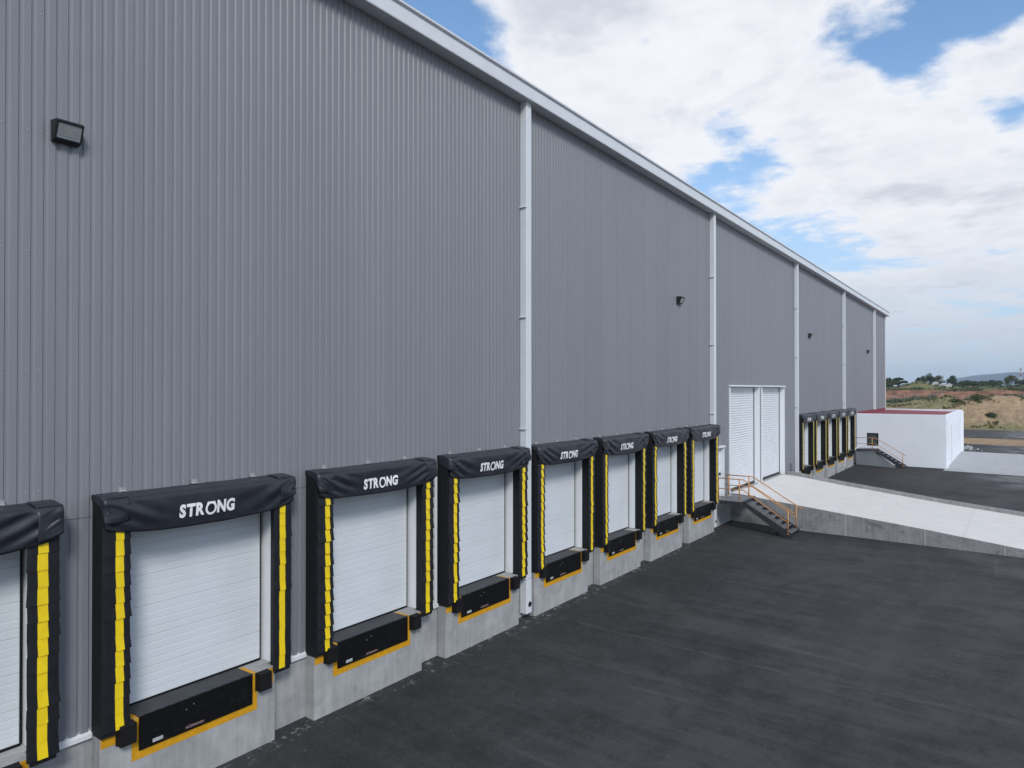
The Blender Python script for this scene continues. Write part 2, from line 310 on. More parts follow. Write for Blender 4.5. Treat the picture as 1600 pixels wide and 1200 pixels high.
# ---------------------------------------------------------------- object helpers
def tag(o, label=None, cat=None, group=None, kind=None):
    if label: o['label'] = label
    if cat: o['category'] = cat
    if group: o['group'] = group
    if kind: o['kind'] = kind
    return o
def empty(name, loc=(0, 0, 0)):
    o = bpy.data.objects.new(name, None); C.objects.link(o); o.location = loc; o.empty_display_size = .2; return o
class MB:
    def __init__(s): s.v = []; s.f = []; s.mi = []; s.sm = []
    def quad(s, pts, mi=0, smooth=False):
        i = len(s.v); s.v += [tuple(p) for p in pts]; s.f.append(tuple(range(i, i+len(pts)))); s.mi.append(mi); s.sm.append(smooth)
    def box(s, a, b, mi=0):
        x0, y0, z0 = a; x1, y1, z1 = b
        if x0 > x1: x0, x1 = x1, x0
        if y0 > y1: y0, y1 = y1, y0
        if z0 > z1: z0, z1 = z1, z0
        s.prism([(x0, y0, z0), (x1, y0, z0), (x1, y1, z0), (x0, y1, z0)], [(x0, y0, z1), (x1, y0, z1), (x1, y1, z1), (x0, y1, z1)], mi)
    def prism(s, lo, hi, mi=0):
        i = len(s.v); m = len(lo); s.v += [tuple(p) for p in lo]+[tuple(p) for p in hi]
        fs = [tuple(i+m-1-j for j in range(m)), tuple(i+m+j for j in range(m))]
        for j in range(m): fs.append((i+j, i+(j+1) % m, i+m+(j+1) % m, i+m+j))
        s.f += fs; s.mi += [mi]*len(fs); s.sm += [False]*len(fs)
    def tube(s, pts, r, seg=8, mi=0):
        pts = [Vector(p) for p in pts]; rings = []
        for j, p in enumerate(pts):
            d = ((pts[min(j+1, len(pts)-1)]-p).normalized() + (p-pts[max(j-1, 0)]).normalized()).normalized()
            up = Vector((0, 0, 1)) if abs(d.z) < .9 else Vector((1, 0, 0))
            a = d.cross(up).normalized(); b = d.cross(a)
            rr = r[j] if isinstance(r, (list, tuple)) else r
            i = len(s.v)
            s.v += [tuple(p+(a*math.cos(2*math.pi*q/seg)+b*math.sin(2*math.pi*q/seg))*rr) for q in range(seg)]
            rings.append(i)
        for j in range(len(rings)-1):
            for q in range(seg):
                s.f.append((rings[j]+q, rings[j]+(q+1) % seg, rings[j+1]+(q+1) % seg, rings[j+1]+q)); s.mi.append(mi); s.sm.append(True)
        s.f.append(tuple(rings[0]+q for q in reversed(range(seg)))); s.f.append(tuple(rings[-1]+q for q in range(seg))); s.mi += [mi, mi]; s.sm += [False, False]
    def grid(s, rows, mi=0, smooth=True):
        i = len(s.v); h = len(rows); wd = len(rows[0])
        for r in rows: s.v += [tuple(p) for p in r]
        for a in range(h-1):
            for b in range(wd-1):
                s.f.append((i+a*wd+b, i+a*wd+b+1, i+(a+1)*wd+b+1, i+(a+1)*wd+b)); s.mi.append(mi); s.sm.append(smooth)
    def build(s, name, mats, parent=None, bevel=0, solid=0, fix=True):
        me = bpy.data.meshes.new(name)
        off = Vector(parent_world(parent)) if parent else Vector((0, 0, 0))
        me.from_pydata([tuple(Vector(v)-off) for v in s.v], [], s.f)
        if not isinstance(mats, (list, tuple)): mats = [mats]
        for m in mats: me.materials.append(m)
        me.polygons.foreach_set('material_index', s.mi); me.polygons.foreach_set('use_smooth', s.sm)
        if fix:
            bm = bmesh.new(); bm.from_mesh(me); bmesh.ops.recalc_face_normals(bm, faces=bm.faces); bm.to_mesh(me); bm.free()
        o = bpy.data.objects.new(name, me); C.objects.link(o); o.parent = parent
        if solid: md = o.modifiers.new('solid', 'SOLIDIFY'); md.thickness = solid; md.offset = 0
        if bevel: md = o.modifiers.new('bevel', 'BEVEL'); md.width = bevel; md.segments = 2; md.limit_method = 'ANGLE'; md.angle_limit = R(40)
        return o
def parent_world(p):
    v = Vector((0, 0, 0))
    while p is not None: v += p.location; p = p.parent
    return v
def lerp(pts, x):
    if x <= pts[0][0]: return pts[0][1]
    for (a, za), (b, zb) in zip(pts, pts[1:]):
        if x <= b: return za+(zb-za)*(x-a)/(b-a)
    return pts[-1][1]

# ---------------------------------------------------------------- terrain
YARD = [(-.05, 0), (0, 0), (3, -.12), (8, -.17), (16, -.28), (60, -.34)]
TERR = [(0, -.35), (137, -.35), (150, .1), (180, .7), (225, 1.9), (262, 2.6), (284, 3.2), (289, 5.6), (300, 6.1), (330, 6.8), (380, 7.4), (500, 8), (900, 7), (2500, 0), (9000, -5)]
def gz(x, y):
    a = lerp(YARD, -y); b = lerp(TERR, x)
    if x > 136:
        k = min(1, (x-136)/8.0)*max(0, min(1, (262-x)/40.0))
        wv = noise.noise((x*.06, y*.06, .3)); b += k*max(0, wv+.15)*2.6 + k*1.1*noise.noise((x*.2, y*.2, 2)) + k*.7*noise.noise((x*.6, y*.6, 4))
        b += k*2.7*math.exp(-(((x-160)/9)**2+((y+9)/7)**2)) + k*1.5*math.exp(-(((x-150)/6)**2+((y+3)/5)**2)) + k*.8*math.exp(-(((x-195)/9)**2+((y-3)/7)**2))
    if x > 255: b += 2.6*math.exp(-(((x-bumpx)/14)**2+((y-bumpy)/5.5)**2))
    if x > 262: b += .5*noise.noise((x*.05, y*.05, 5))*min(1, (x-262)/20)+.25*noise.noise((x*.35, y*.35, 7))
    if 284 < x+6*noise.noise((y*.08, 0, 1)) and x < 300: b += .3*noise.noise((x, y*.4, 3))
    t = max(0, min(1, (x-95)/15.0)); return a*(1-t)+b*t
_bp = W(1436, 600, 296); bumpx, bumpy = _bp.x, _bp.y
xs = [-400, -150, -60] + list(range(-20, 130, 6)) + [130+i*.75 for i in range(80)] + [191+i*1.3 for i in range(103)] + list(range(326, 420, 5)) + [440, 480, 540, 620, 720, 860, 1000, 1300, 1800, 2500, 4000, 6000]
ys = [-4000, -2000, -1000, -500, -260, -160, -110, -85] + [-70+i*1.4 for i in range(36)] + [-19+.9*i for i in range(20)] + [-.05+0*1] + [.8+i*1.4 for i in range(40)] + [60, 75, 95, 130, 200, 350, 800, 1600, 3000, 5000]
ys = sorted(set(ys))
mb = MB(); mb.grid([[(x, y, gz(x, y)-.02) for y in ys] for x in xs])
tag(mb.build('ground', M['ground']), kind='structure')
def sheet(name, x0, x1, y0, y1, dz, m, dx=3.0, dy=1.0):
    nx = max(1, int((x1-x0)/dx)); ny = max(1, int((y1-y0)/dy)); mb = MB()
    mb.grid([[(x0+(x1-x0)*i/nx, y0+(y1-y0)*j/ny, gz(x0+(x1-x0)*i/nx, y0+(y1-y0)*j/ny)+dz) for j in range(ny+1)] for i in range(nx+1)])
    return tag(mb.build(name, m), kind='structure')
sheet('asphalt_yard', -40, 97, -70, .3, 0.0, M['asphalt'])
sheet('road', 112, 134.5, -160, 90, .02, M['road'])
mb = MB()  # concrete apron beyond the annex
X0, X1, Y0, Y1 = 63.5, 84.5, -45, -6.35
mb.grid([[(x, y, gz(x, y)+.012) for y in [Y0+(Y1-Y0)*j/40 for j in range(41)]] for x in (X0, 70, 77, X1)])
tag(mb.build('concrete_apron', M['slab']), kind='structure')

# ---------------------------------------------------------------- warehouse
WE = 81.1; WS = -8.0
L = [-2.8, .90, 4.665, 8.43, 12.14, 15.81, 19.52, 23.27, 26.89, 44.9, 48.5, 52.1, 55.7, 59.15]   # left edge of each dock
DOORS = [(32.5, 37.25), (37.6, 42.12)]
def ztop(x): return CH + 7.85 - .0038*x
wh = tag(empty('warehouse', (0, 0, 0)), 'long grey corrugated metal warehouse with white gutter above the loading docks', 'building')
PIT = .1514
def rib_profile(a, b):
    pts = [(a, 0.0)]; k = math.floor(a/PIT)
    while k*PIT < b:
        o = k*PIT
        for dx, dy in ((0, 0), (.082, 0), (.098, .021), (.124, .021), (.147, 0)):
            x = o+dx
            if a < x < b: pts.append((x, dy))
        k += 1
    pts.append((b, 0.0)); return pts
def clad(mb, a, b, z0, z1, dy=0.0):
    pr = rib_profile(a, b)
    zb = z0 if callable(z0) else (lambda x: z0); zt = z1 if callable(z1) else (lambda x: z1)
    for (xa, ya), (xb, yb) in zip(pr, pr[1:]):
        mb.quad([(xa, ya+dy, zb(xa)), (xb, yb+dy, zb(xb)), (xb, yb+dy, zt(xb)), (xa, ya+dy, zt(xa))])
mb = MB(); LAP = 4.33
# upper sheets
xsplit = [WS, DOORS[0][0], DOORS[0][1], DOORS[1][0], DOORS[1][1], WE]
for i, (a, b) in enumerate(zip(xsplit, xsplit[1:])):
    clad(mb, a, b, 6.30 if i in (1, 3) else LAP, ztop, -.006)
# lower sheets, between the openings
holes = [(l+.2, l+3.0) for l in L] + DOORS + [(30.55, 31.62)]
holes.sort(); x = WS
for a, b in holes+[(WE, WE)]:
    if a > x: clad(mb, x, a, 1.22, LAP+.01)
    x = max(x, b)
clad(mb, 30.55, 31.62, 3.5, LAP+.01)
for l in L: clad(mb, l+.2, l+3.0, 4.22, LAP+.01)
# sheeting screws, small domed heads in rows on the girts
random.seed(4)
for zr in (4.79, 6.43, 8.08, 9.72, 11.37, 13.0):
    kx = -4
    while 4.94+1.06*kx < 36:
        for dx in (0, .14, .43, .74):
            X = 4.94+1.06*kx+dx; o = math.floor(X/PIT)*PIT; X = o+.048; z = zr+random.uniform(-.02, .02)
            if zr < 6.5 and X > 32: continue
            i = len(mb.v); mb.v.append((X, -.017, z))
            for q in range(6): mb.v.append((X+.013*math.cos(q*math.pi/3), -.0065, z+.013*math.sin(q*math.pi/3)))
            for q in range(6): mb.f.append((i, i+1+q, i+1+(q+1) % 6)); mb.mi.append(1); mb.sm.append(True)
        kx += 1
M['screw'] = mat('screw_heads', (.275, .29, .325), .35, .3)
wall = mb.build('cladding', [M['clad'], M['screw']], wh, fix=False)
wall['label'] = 'grey ribbed steel wall cladding'
# end wall, roof, back
mb = MB()
mb.quad([(WE, .03, 0), (WE, 60, 0), (WE, 60, 16.5), (WE, .03, ztop(WE))]); mb.quad([(WS, .03, 0), (WS, 60, 0), (WS, 60, 16.9), (WS, .03, ztop(WS))])
mb.quad([(WS, 60, 0), (WE, 60, 0), (WE, 60, 16.5), (WS, 60, 16.9)])
mb.build('end_wall', M['clad'], wh)
mb = MB(); mb.prism([(WS, -.20, ztop(WS)+.40), (WE+.55, -.20, ztop(WE)+.40), (WE+.55, 61, 16.75), (WS, 61, 17.2)], [(WS, -.20, ztop(WS)+.46), (WE+.55, -.20, ztop(WE)+.46), (WE+.55, 61, 16.85), (WS, 61, 17.3)])
mb.build('roof', M['white_metal'], wh)
# gutter: box with lip, soffit below
def gutter():
    mb = MB(); xe = WE+.62
    prof = [(.02, 0), (-.35, 0), (-.36, .02), (-.36, .31), (-.335, .34), (-.335, .37), (-.40, .385), (-.40, .43), (-.20, .50), (.02, .50)]
    N_ = 30
    rows = []
    for i in range(N_+1):
        x = WS+(xe-WS)*i/N_; rows.append([(x, y, ztop(x)+z) for y, z in prof])
    mb.grid(rows, 0, False)
    mb.quad([rows[-1][j] for j in range(len(prof))])
    x = WS+2
    while x < xe:   # gutter section joints
        z = ztop(x); mb.box((x-.04, -.3635, z+.02), (x+.04, -.3605, z+.31)); x += 6.1
    o = mb.build('gutter', M['white_metal'], wh); o['label'] = 'white box gutter along the eave'
gutter()
mb = MB(); mb.box((WE-.02, -.05, 1.2), (WE+.13, .12, ztop(WE)-.01)); mb.build('corner_trim', M['trim_white'], wh)
# plinth behind the sheets + floor
mb = MB()
mb.prism([(WS, .012, -.5), (WE, .012, -.5), (WE, .3, -.5), (WS, .3, -.5)], [(WS, .012, 1.26), (WE, .012, 1.26), (WE, .3, 1.26), (WS, .3, 1.26)])
mb.build('base_wall', M['pier'], wh)
for l in L:
    mb = MB(); x0, x1 = l+.015, l+2.93
    mb.box((x0, -.255, -.5), (x1, .0, 1.275)); pr = mb.build('dock_pier', M['pier'], wh, bevel=.012)
    mb = MB(); mb.box((l+.205, .001, 1.2615), (l+2.995, .36, 1.275)); mb.build('door_sill', M['pier'], pr)
mb = MB()   # white drip trim under the cladding
edges = sorted([(l-.0, l+3.2) for l in L] + [(30.9, 44.6)]); x = WS
for a, b in edges+[(WE, WE)]:
    if a > x:
        mb = MB(); mb.quad([(x, -.045, 1.135), (a, -.045, 1.135), (a, -.045, 1.20), (x, -.045, 1.20)]); mb.quad([(x, -.045, 1.20), (a, -.045, 1.20), (a, .03, 1.235), (x, .03, 1.235)]); mb.quad([(x, -.045, 1.135), (a, -.045, 1.135), (a, .012, 1.135), (x, .012, 1.135)])
        mb.build('drip_trim', M['trim_white'], wh, fix=False)
    x = max(x, b)
mb = MB(); mb.box((12.00, -.06, 1.2), (12.075, .01, 4.3)); mb.build('vertical_conduit', M['trim_white'], wh)

# dock doors (sectional, finely grooved) with jambs
mb = MB(); sp = MB(); jm = MB(); sl = MB()
def dock_door(i, l):
    x0, x1, q = l+.25, l+2.95, .23
    mb = MB(); z = 1.30; g = 0
    while z < 4.4:
        h = .122; rows = []
        deep = .006 if g % 4 == 0 else .003
        mb.quad([(x0, q+deep, z), (x1, q+deep, z), (x1, q+deep, z+.006), (x0, q+deep, z+.006)])
        mb.quad([(x0, q, z+.012), (x1, q, z+.012), (x1, q+deep, z+.006), (x0, q+deep, z+.006)])
        mb.quad([(x0, q, z+.012), (x1, q, z+.012), (x1, q, z+h-.006), (x0, q, z+h-.006)])
        mb.quad([(x0, q, z+h-.006), (x1, q, z+h-.006), (x1, q+deep, z+h), (x0, q+deep, z+h)])
        z += h; g += 1
    d = mb.build('dock_door', M['door_white'], wh, fix=False)
    jm = MB()
    for s_, e in ((l+.2, -1), (l+3.0, 1)):
        jm.box((s_-.001 if e > 0 else s_-.05, -.01, 1.276), (s_+.05 if e > 0 else s_+.001, .34, 4.4))
    jm.box((l+.2, .02, 4.22), (l+3.0, .34, 4.5))
    jm.build('door_jamb', M['trim_white'], d)
    sl = MB(); sl.box((x0, q-.02, 1.277), (x1, q+.03, 1.31)); sl.box((l+2.945, q-.012, 1.277), (l+2.96, q+.03, 4.3)); sl.build('bottom_seal', M['rubber'], d)
for i, l in enumerate(L): dock_door(i, l)

# downspouts
for k in range(-1, 5):
    x = 15.475+14.5*k; mb = MB(); zb = .12 if k != 4 else 4.25
    zt = ztop(x)+.02; yo = -.045 if k < 0 else -.02
    segs = [(zb, 1.02), (1.032, 5.1), (5.112, 8.12), (8.132, 11.1), (11.112, zt)] if k != 4 else [(zb, 8.12), (8.132, zt)]
    for a, b in segs:
        e = .006 if a == zb else 0
        mb.box((x-e, -.215-e, a), (x+.25+e, -.01, b))
    d = mb.build('downspout', M['white_metal'], wh, bevel=.012)
    for zc_ in (5.1, 8.12, 11.1):
        br = MB(); br.box((x-.045, -.219, zc_-.012), (x+.253, -.005, zc_+.014)); br.build('bracket', M['white_metal'], d, bevel=.004)
    if k != 4:   # outlet opening in the foot
        ob = MB(); ob.tube([(x+.16, -.228, .36), (x+.16, -.15, .36)], .075, 16); ob.build('outlet', M['lamp_body'], d)

# roller shutters
for (a, b) in DOORS:
    mb = MB(); z = 1.36; q = .26
    while z < 6.25:
        rows = []
        for t in range(5):
            rows.append([(a+.12, q-.022*math.sin(math.pi*t/4), z+.115*t/4), (b-.08, q-.022*math.sin(math.pi*t/4), z+.115*t/4)])
        mb.grid(rows); z += .12
        mb.quad([(a+.12, q, z-.005), (b-.08, q, z-.005), (b-.08, q+.01, z-.0), (a+.12, q+.01, z-.0)])
    d = mb.build('roller_shutter', M['shutter'], wh, fix=False)
    fr = MB()
    fr.box((a-.0, -.05, 1.26), (a+.13, .34, 6.30)); fr.box((b-.10, -.05, 1.24), (b+.0, .34, 6.30)); fr.box((a-.05, -.11, 6.301), (b+.05, .34, 6.37))
    fr.build('door_frame', M['trim_white'], d, bevel=.006)
    bs = MB(); bs.box((a+.13, q-.06, 1.24), (b-.10, q+.02, 1.37)); bs.box((b-.115, q-.05, 1.24), (b-.101, q+.0, 6.28)); bs.build('bottom_bar', M['lamp_body'], d)
# door reveal floor
mb = MB(); mb.box((DOORS[0][0], -.0, .9), (DOORS[1][1], .36, 1.235)); mb.build('threshold', M['ramptop'], wh)
# personnel door by the landing
mb = MB(); mb.box((30.62, .10, 1.29), (31.56, .14, 3.45)); pdoor = mb.build('personnel_door', M['trim_white'], wh, bevel=.004)
mb = MB(); mb.box((30.53, -.06, 1.28), (30.62, .14, 3.52)); mb.box((31.56, -.09, 1.28), (31.64, .14, 3.52)); mb.box((30.50, -.13, 3.521), (31.68, .14, 3.60)); mb.build('door_frame', M['trim_white'], pdoor, bevel=.004)
mb = MB(); mb.box((31.42, .03, 2.25), (31.48, .10, 2.36)); mb.box((31.30, .04, 2.28), (31.48, .06, 2.31)); mb.build('handle', M['lamp_body'], pdoor)

# ---------------------------------------------------------------- loading dock equipment
ORD = ['', 'leftmost half-visible', 'second', 'third', 'fourth', 'fifth', 'sixth', 'seventh', 'eighth', 'first', 'second', 'third', 'fourth', 'last']
def where(i):
    if i == 0: return 'outside the picture at the near end'
    if i == 1: return 'of the leftmost near dock, cut by the picture edge'
    if i <= 8: return 'of the %s near dock%s' % (ORD[i], {2: ', largest whole one', 4: ' before the first downspout', 5: ' after the first downspout', 8: ' beside the stairs'}.get(i, ''))
    return 'of the %s dock beyond the ramp' % ORD[i]
def where_old(i):
    if i == 0: return 'outside the picture at the near end'
    if i == 1: return 'of the leftmost near dock, cut by the picture edge'
    if i <= 8: return 'of the %s loading dock from the left%s' % (ORD[i], {2: ', the largest whole one', 4: ', left of the first downspout', 5: ', right of the first downspout', 8: ', beside the steel stairs'}.get(i, ''))
    return 'of the %s dock in the far row beyond the ramp' % ORD[i]

def header_surface(l, seed):
    """returns f(u,v) -> point on the curtain: u 0..1 along, v 0..1 from the wall over the top edge and down"""
    rnd = random.Random(seed); sag = rnd.uniform(.03, .09); fr = rnd.uniform(13, 19); ph = rnd.uniform(0, 6); amp = rnd.uniform(.010, .018); slip = rnd.uniform(-.15, .15); off = rnd.uniform(0, 50)
    x0, x1 = l+.02, l+3.20
    def f(u, v):
        x = x0+(x1-x0)*u
        if v < .28:
            t = v/.28; y = -.02-.33*t; z = 4.63-.035*t
            y -= .0; z += .006*noise.noise((x*3, t*3, off))
            return Vector((x, y, z))
        t = (v-.28)/.72
        hgt = .50 + sag*(1-(2*u-1)**2) - .08*abs(2*u-1)**6
        # rounded shoulder
        a = min(1, t/.14); yb = -.35-.055*math.sin(a*math.pi/2); zb = 4.595-.05*(1-math.cos(a*math.pi/2)) - max(0, t-.14)/.86*(hgt-.05)
        uu = 2*(u+slip*.3)-1
        g = t-.95*(1-uu*uu)
        env = math.sin(math.pi*min(1, max(0, t)))**.6*(1-.93*math.exp(-(abs(u-.49)/.29)**4))
        w1 = math.sin(g*fr+ph+2.2*noise.noise((u*3, t*1.2, off)))
        w1 = w1*abs(w1)**.3
        nz = noise.noise((x*1.6, t*1.5, off+9))
        gather = math.exp(-((t-.16)/.16)**2)*.010*noise.noise((x*15, t*2, off))*(1-.8*math.exp(-(abs(u-.49)/.29)**4))
        y = yb - (amp*w1*env*1.6 + gather) - .035*math.sin(math.pi*t)*(.6+nz) + .03*t
        z = zb + .012*noise.noise((x*2.2, 3, off))*t
        return Vector((x, y, z))
    return f

def text_mesh(s, size, bold):
    cu = bpy.data.curves.new('txt', 'FONT'); cu.body = s; cu.size = size; cu.offset = bold; cu.align_x = 'CENTER'; cu.align_y = 'CENTER'; cu.resolution_u = 3
    cu.space_character = .93
    o = bpy.data.objects.new('txt', cu); C.objects.link(o)
    dg = bpy.context.evaluated_depsgraph_get(); dg.update()
    me = bpy.data.meshes.new_from_object(o.evaluated_get(dg)); bpy.data.objects.remove(o); bpy.data.curves.remove(cu)
    bm = bmesh.new(); bm.from_mesh(me); bmesh.ops.triangulate(bm, faces=bm.faces)
    for _ in range(3):
        le = [e for e in bm.edges if e.calc_length() > size*.14]
        if le: bmesh.ops.subdivide_edges(bm, edges=le, cuts=1); bmesh.ops.triangulate(bm, faces=bm.faces)
    bm.to_mesh(me); bm.free(); return me
TXT = text_mesh('STRNG', .265, .013)      # the O is drawn separately, larger and notched
SMALL = text_mesh('HÖRMANN', .062, .001)
def ring_letter():
    "the round O of the word mark: a bold ring with two small notches"
    vs, fs = [], []
    nseg = 40
    for i in range(nseg):
        a = 2*math.pi*i/nseg
        vs.append((math.cos(a)*.098, math.sin(a)*.108)); vs.append((math.cos(a)*.062, math.sin(a)*.072))
    for i in range(nseg):
        j = (i+1) % nseg; fs.append((2*i, 2*j, 2*j+1, 2*i+1))
    return vs, fs

def dock_shelter(i, l):
    rnd = random.Random(100+i); base = Vector((l+1.6, -.02, 1.2))
    t = tag(empty('dock_shelter', base), 'black dock shelter with yellow stripes ' + where(i), 'dock shelter', 'dock shelters along the warehouse wall')
    # side pads
    for side in (0, 1):
        mb = MB()
        if side == 0: lo = [(l, -.01), (l, -.315), (l+.33, -.325), (l+.20, -.01)]
        else: lo = [(l+3.2, -.01), (l+3.2, -.315), (l+2.87, -.325), (l+3.0, -.01)]
        mb.prism([(x, y, 1.17) for x, y in lo], [(x, y, 4.585) for x, y in lo], 0)
        pad = mb.build('side_pad', [M['foam']], t, bevel=.01)
        mb = MB(); ys_ = MB()
        xa, xb = (l+.005, l+.385) if side == 0 else (l+2.84, l+3.205)
        xa, xb = xa+rnd.uniform(-.01, .01), xb+rnd.uniform(-.01, .01)
        y0s, y1s = (.46, .75) if side == 0 else (.31, .63)
        nf = 13; z = 4.22; hh = (4.22-1.25)/nf
        for q in range(nf):
            kick = rnd.uniform(.007, .016) if i < 3 else rnd.uniform(.010, .034); wob = rnd.uniform(-.010, .012); z1 = z-hh-.004; zt_ = z+.012
            bl, br = rnd.uniform(-.004, .016), rnd.uniform(-.004, .016)
            ncol = 8; rows = []
            for (tz, tk) in ((zt_, 0), ((zt_+z1)/2, .45), (z1, 1.0)):
                row = []
                for c_ in range(ncol+1):
                    s_ = c_/ncol; x = xa+(xb-xa)*s_ + (wob + (br if s_ > .5 else -bl)*abs(2*s_-1))*tk
                    bow = .003*math.sin(math.pi*s_)
                    curl = .008*(abs(2*s_-1)**8)
                    y = -.335-bow-kick*tk-.004*tk*noise.noise((x*9, z*7, i)) + curl
                    row.append((x, y, tz+.012*(s_-.5)*tk*rnd.uniform(-1, 1)*.3))
                rows.append(row)
            mb.grid(rows, 0, False)
            # yellow strip welded on the flap
            ry = []
            for r_i, row in enumerate(rows):
                rr = []
                for s_ in (y0s, (y0s+y1s)/2, y1s):
                    f_ = s_*ncol; a = min(ncol-1, int(f_)); fr_ = f_-a
                    p = Vector(row[a]).lerp(Vector(row[a+1]), fr_); rr.append((p.x, p.y-.006, p.z))
                ry.append(rr)
            ys_.grid(ry, 0, False)
            z -= hh
        fl = mb.build('flap_row', M['vinyl'], pad, solid=.006, fix=False)
        if 1: 
            ye = ys_.build('yellow_stripe', M['yellow'], pad, solid=.003, fix=False)
    # header curtain
    f = header_surface(l, 40+i); nu = 90 if i < 9 else 40; nv = 26
    mb = MB(); mb.grid([[f(u/nu, v/nv) for u in range(nu+1)] for v in range(nv+1)])
    cur = mb.build('header_curtain', M['curtain'], t, solid=.008, fix=False)
    # corner ears folded over the ends
    for side in (0, 1):
        mb = MB(); rows = []; hh = rnd.uniform(.30, .38); wid = rnd.uniform(.30, .38); tilt = rnd.uniform(-.05, .05); short = 1.0 if (i == 4 or side) else .38
        if side == 0: us = [l+.02-.03+wid*k/8 for k in range(9)]
        else: us = [l+3.20+.03-wid*k/8 for k in range(9)]
        for q in range(13):
            v = q/12; row = []
            # part on the outer side, wrapping back to the wall
            xo = us[0]
            for k in range(4): row.append((xo, -.02-.095*k, 4.645-.03*k/3-v*hh*(.55+.12*k)*short + .01*noise.noise((k, v*4, i))))
            for k, x in enumerate(us):
                s_ = k/8
                yb = -.362-.054*math.sin(min(1, v/.25)*math.pi/2)-.012*math.sin(v*5+s_*4+i)-.012*noise.noise((x*6, v*4, i+3))
                row.append((x, yb-.012*(1-s_), 4.612-v*(hh+.10*(s_ if side else -s_*tilt))-.01*math.sin(s_*3)))
            rows.append(row)
        top = []
        for k in range(4): top.append((us[0]+(.01 if side == 0 else -.01), -.02-.09*k, 4.648-.03*k/3))
        for k, x in enumerate(us): top.append((x, -.02-.27*min(1, .35+.65), 4.638))
        mb.grid(rows); 
        cap = [[(x, -.02, 4.643) for x in us], [(x, -.20, 4.632) for x in us], [(x, -.362, 4.609) for x in us]]
        mb.grid(cap)
        mb.build('corner_flap', M['curtain'], cur, solid=.006, fix=False)
    # word mark on the curtain, following its surface
    mb = MB(); tz0 = 4.275; xc = l+1.56
    def place(x, z):
        u = (x-(l+.02))/3.18; lo, hi = .3, 1.0
        for _ in range(18):
            m_ = (lo+hi)/2
            if f(u, m_).z > z: lo = m_
            else: hi = m_
        p = f(u, lo); return (p.x, p.y-.019, p.z)
    if i < 9:
        i0 = len(mb.v)
        for v in TXT.vertices: mb.v.append(place(xc+v.co.x*1.0-.0, tz0+v.co.y))
        for p in TXT.polygons: mb.f.append(tuple(i0+q for q in p.vertices)); mb.mi.append(0); mb.sm.append(True)
    else:
        i0 = len(mb.v)
        for v in TXT.vertices: mb.v.append(place(xc+v.co.x, tz0+v.co.y))
        for p in TXT.polygons: mb.f.append(tuple(i0+q for q in p.vertices)); mb.mi.append(0); mb.sm.append(True)
    rv, rf = ring_letter(); i0 = len(mb.v)
    for a, b in rv: mb.v.append(place(xc+a+OX, tz0+b))
    for q in rf: mb.f.append(tuple(i0+k for k in q)); mb.mi.append(0); mb.sm.append(True)
    # notch ticks at the top of the ring
    for sx in (-1, 1):
        i0 = len(mb.v)
        for a, b in ((.040, .098), (.080, .072), (.080, .100), (.050, .122)): mb.v.append(place(xc+OX+a*sx*.9, tz0+b*.93))
        mb.f.append((i0, i0+1, i0+2, i0+3)); mb.mi.append(0); mb.sm.append(True)
    mb.build('lettering', M['letter'], cur, fix=False)
    # galvanised clips
    for cx in (.42, 1.55, 2.62):
        mb = MB(); x = l+cx; mb.box((x-.055, -.05, 4.64), (x+.055, -.008, 4.655)); mb.box((x-.055, -.022, 4.655), (x+.055, -.008, 4.705)); mb.build('mounting_clip', M['galv'], t)

# open a gap for the O between R and N
def split_word():
    cl = {}
    for p in TXT.polygons:
        for q in p.vertices: cl.setdefault(q, None)
    xs_ = sorted((v.co.x, v.index) for v in TXT.vertices)
    # letters are separate islands: union by polygon
    par = list(range(len(TXT.vertices)))
    def fd(a):
        while par[a] != a: par[a] = par[par[a]]; a = par[a]
        return a
    for p in TXT.polygons:
        for q in p.vertices[1:]: par[fd(q)] = fd(p.vertices[0])
    isl = {}
    for v in TXT.vertices: isl.setdefault(fd(v.index), []).append(v.index)
    L_ = sorted(isl.values(), key=lambda a: sum(TXT.vertices[k].co.x for k in a)/len(a))
    ext = [(min(TXT.vertices[k].co.x for k in a), max(TXT.vertices[k].co.x for k in a)) for a in L_]
    order = [0, 1, 2, None, 3, 4]; x = 0; gap = .012; pos = []
    for o_ in order:
        wd = .25 if o_ is None else ext[o_][1]-ext[o_][0]
        pos.append(x + (wd/2)); x += wd + (gap if o_ is not None else .006)
    tot = x; ox = None
    for o_, c_ in zip(order, pos):
        if o_ is None: ox = c_-tot/2; continue
        m_ = (ext[o_][0]+ext[o_][1])/2; d = c_-tot/2-m_
        for k_ in L_[o_]: TXT.vertices[k_].co.x = (TXT.vertices[k_].co.x+d)*.80
    return ox*.80
OX = split_word()

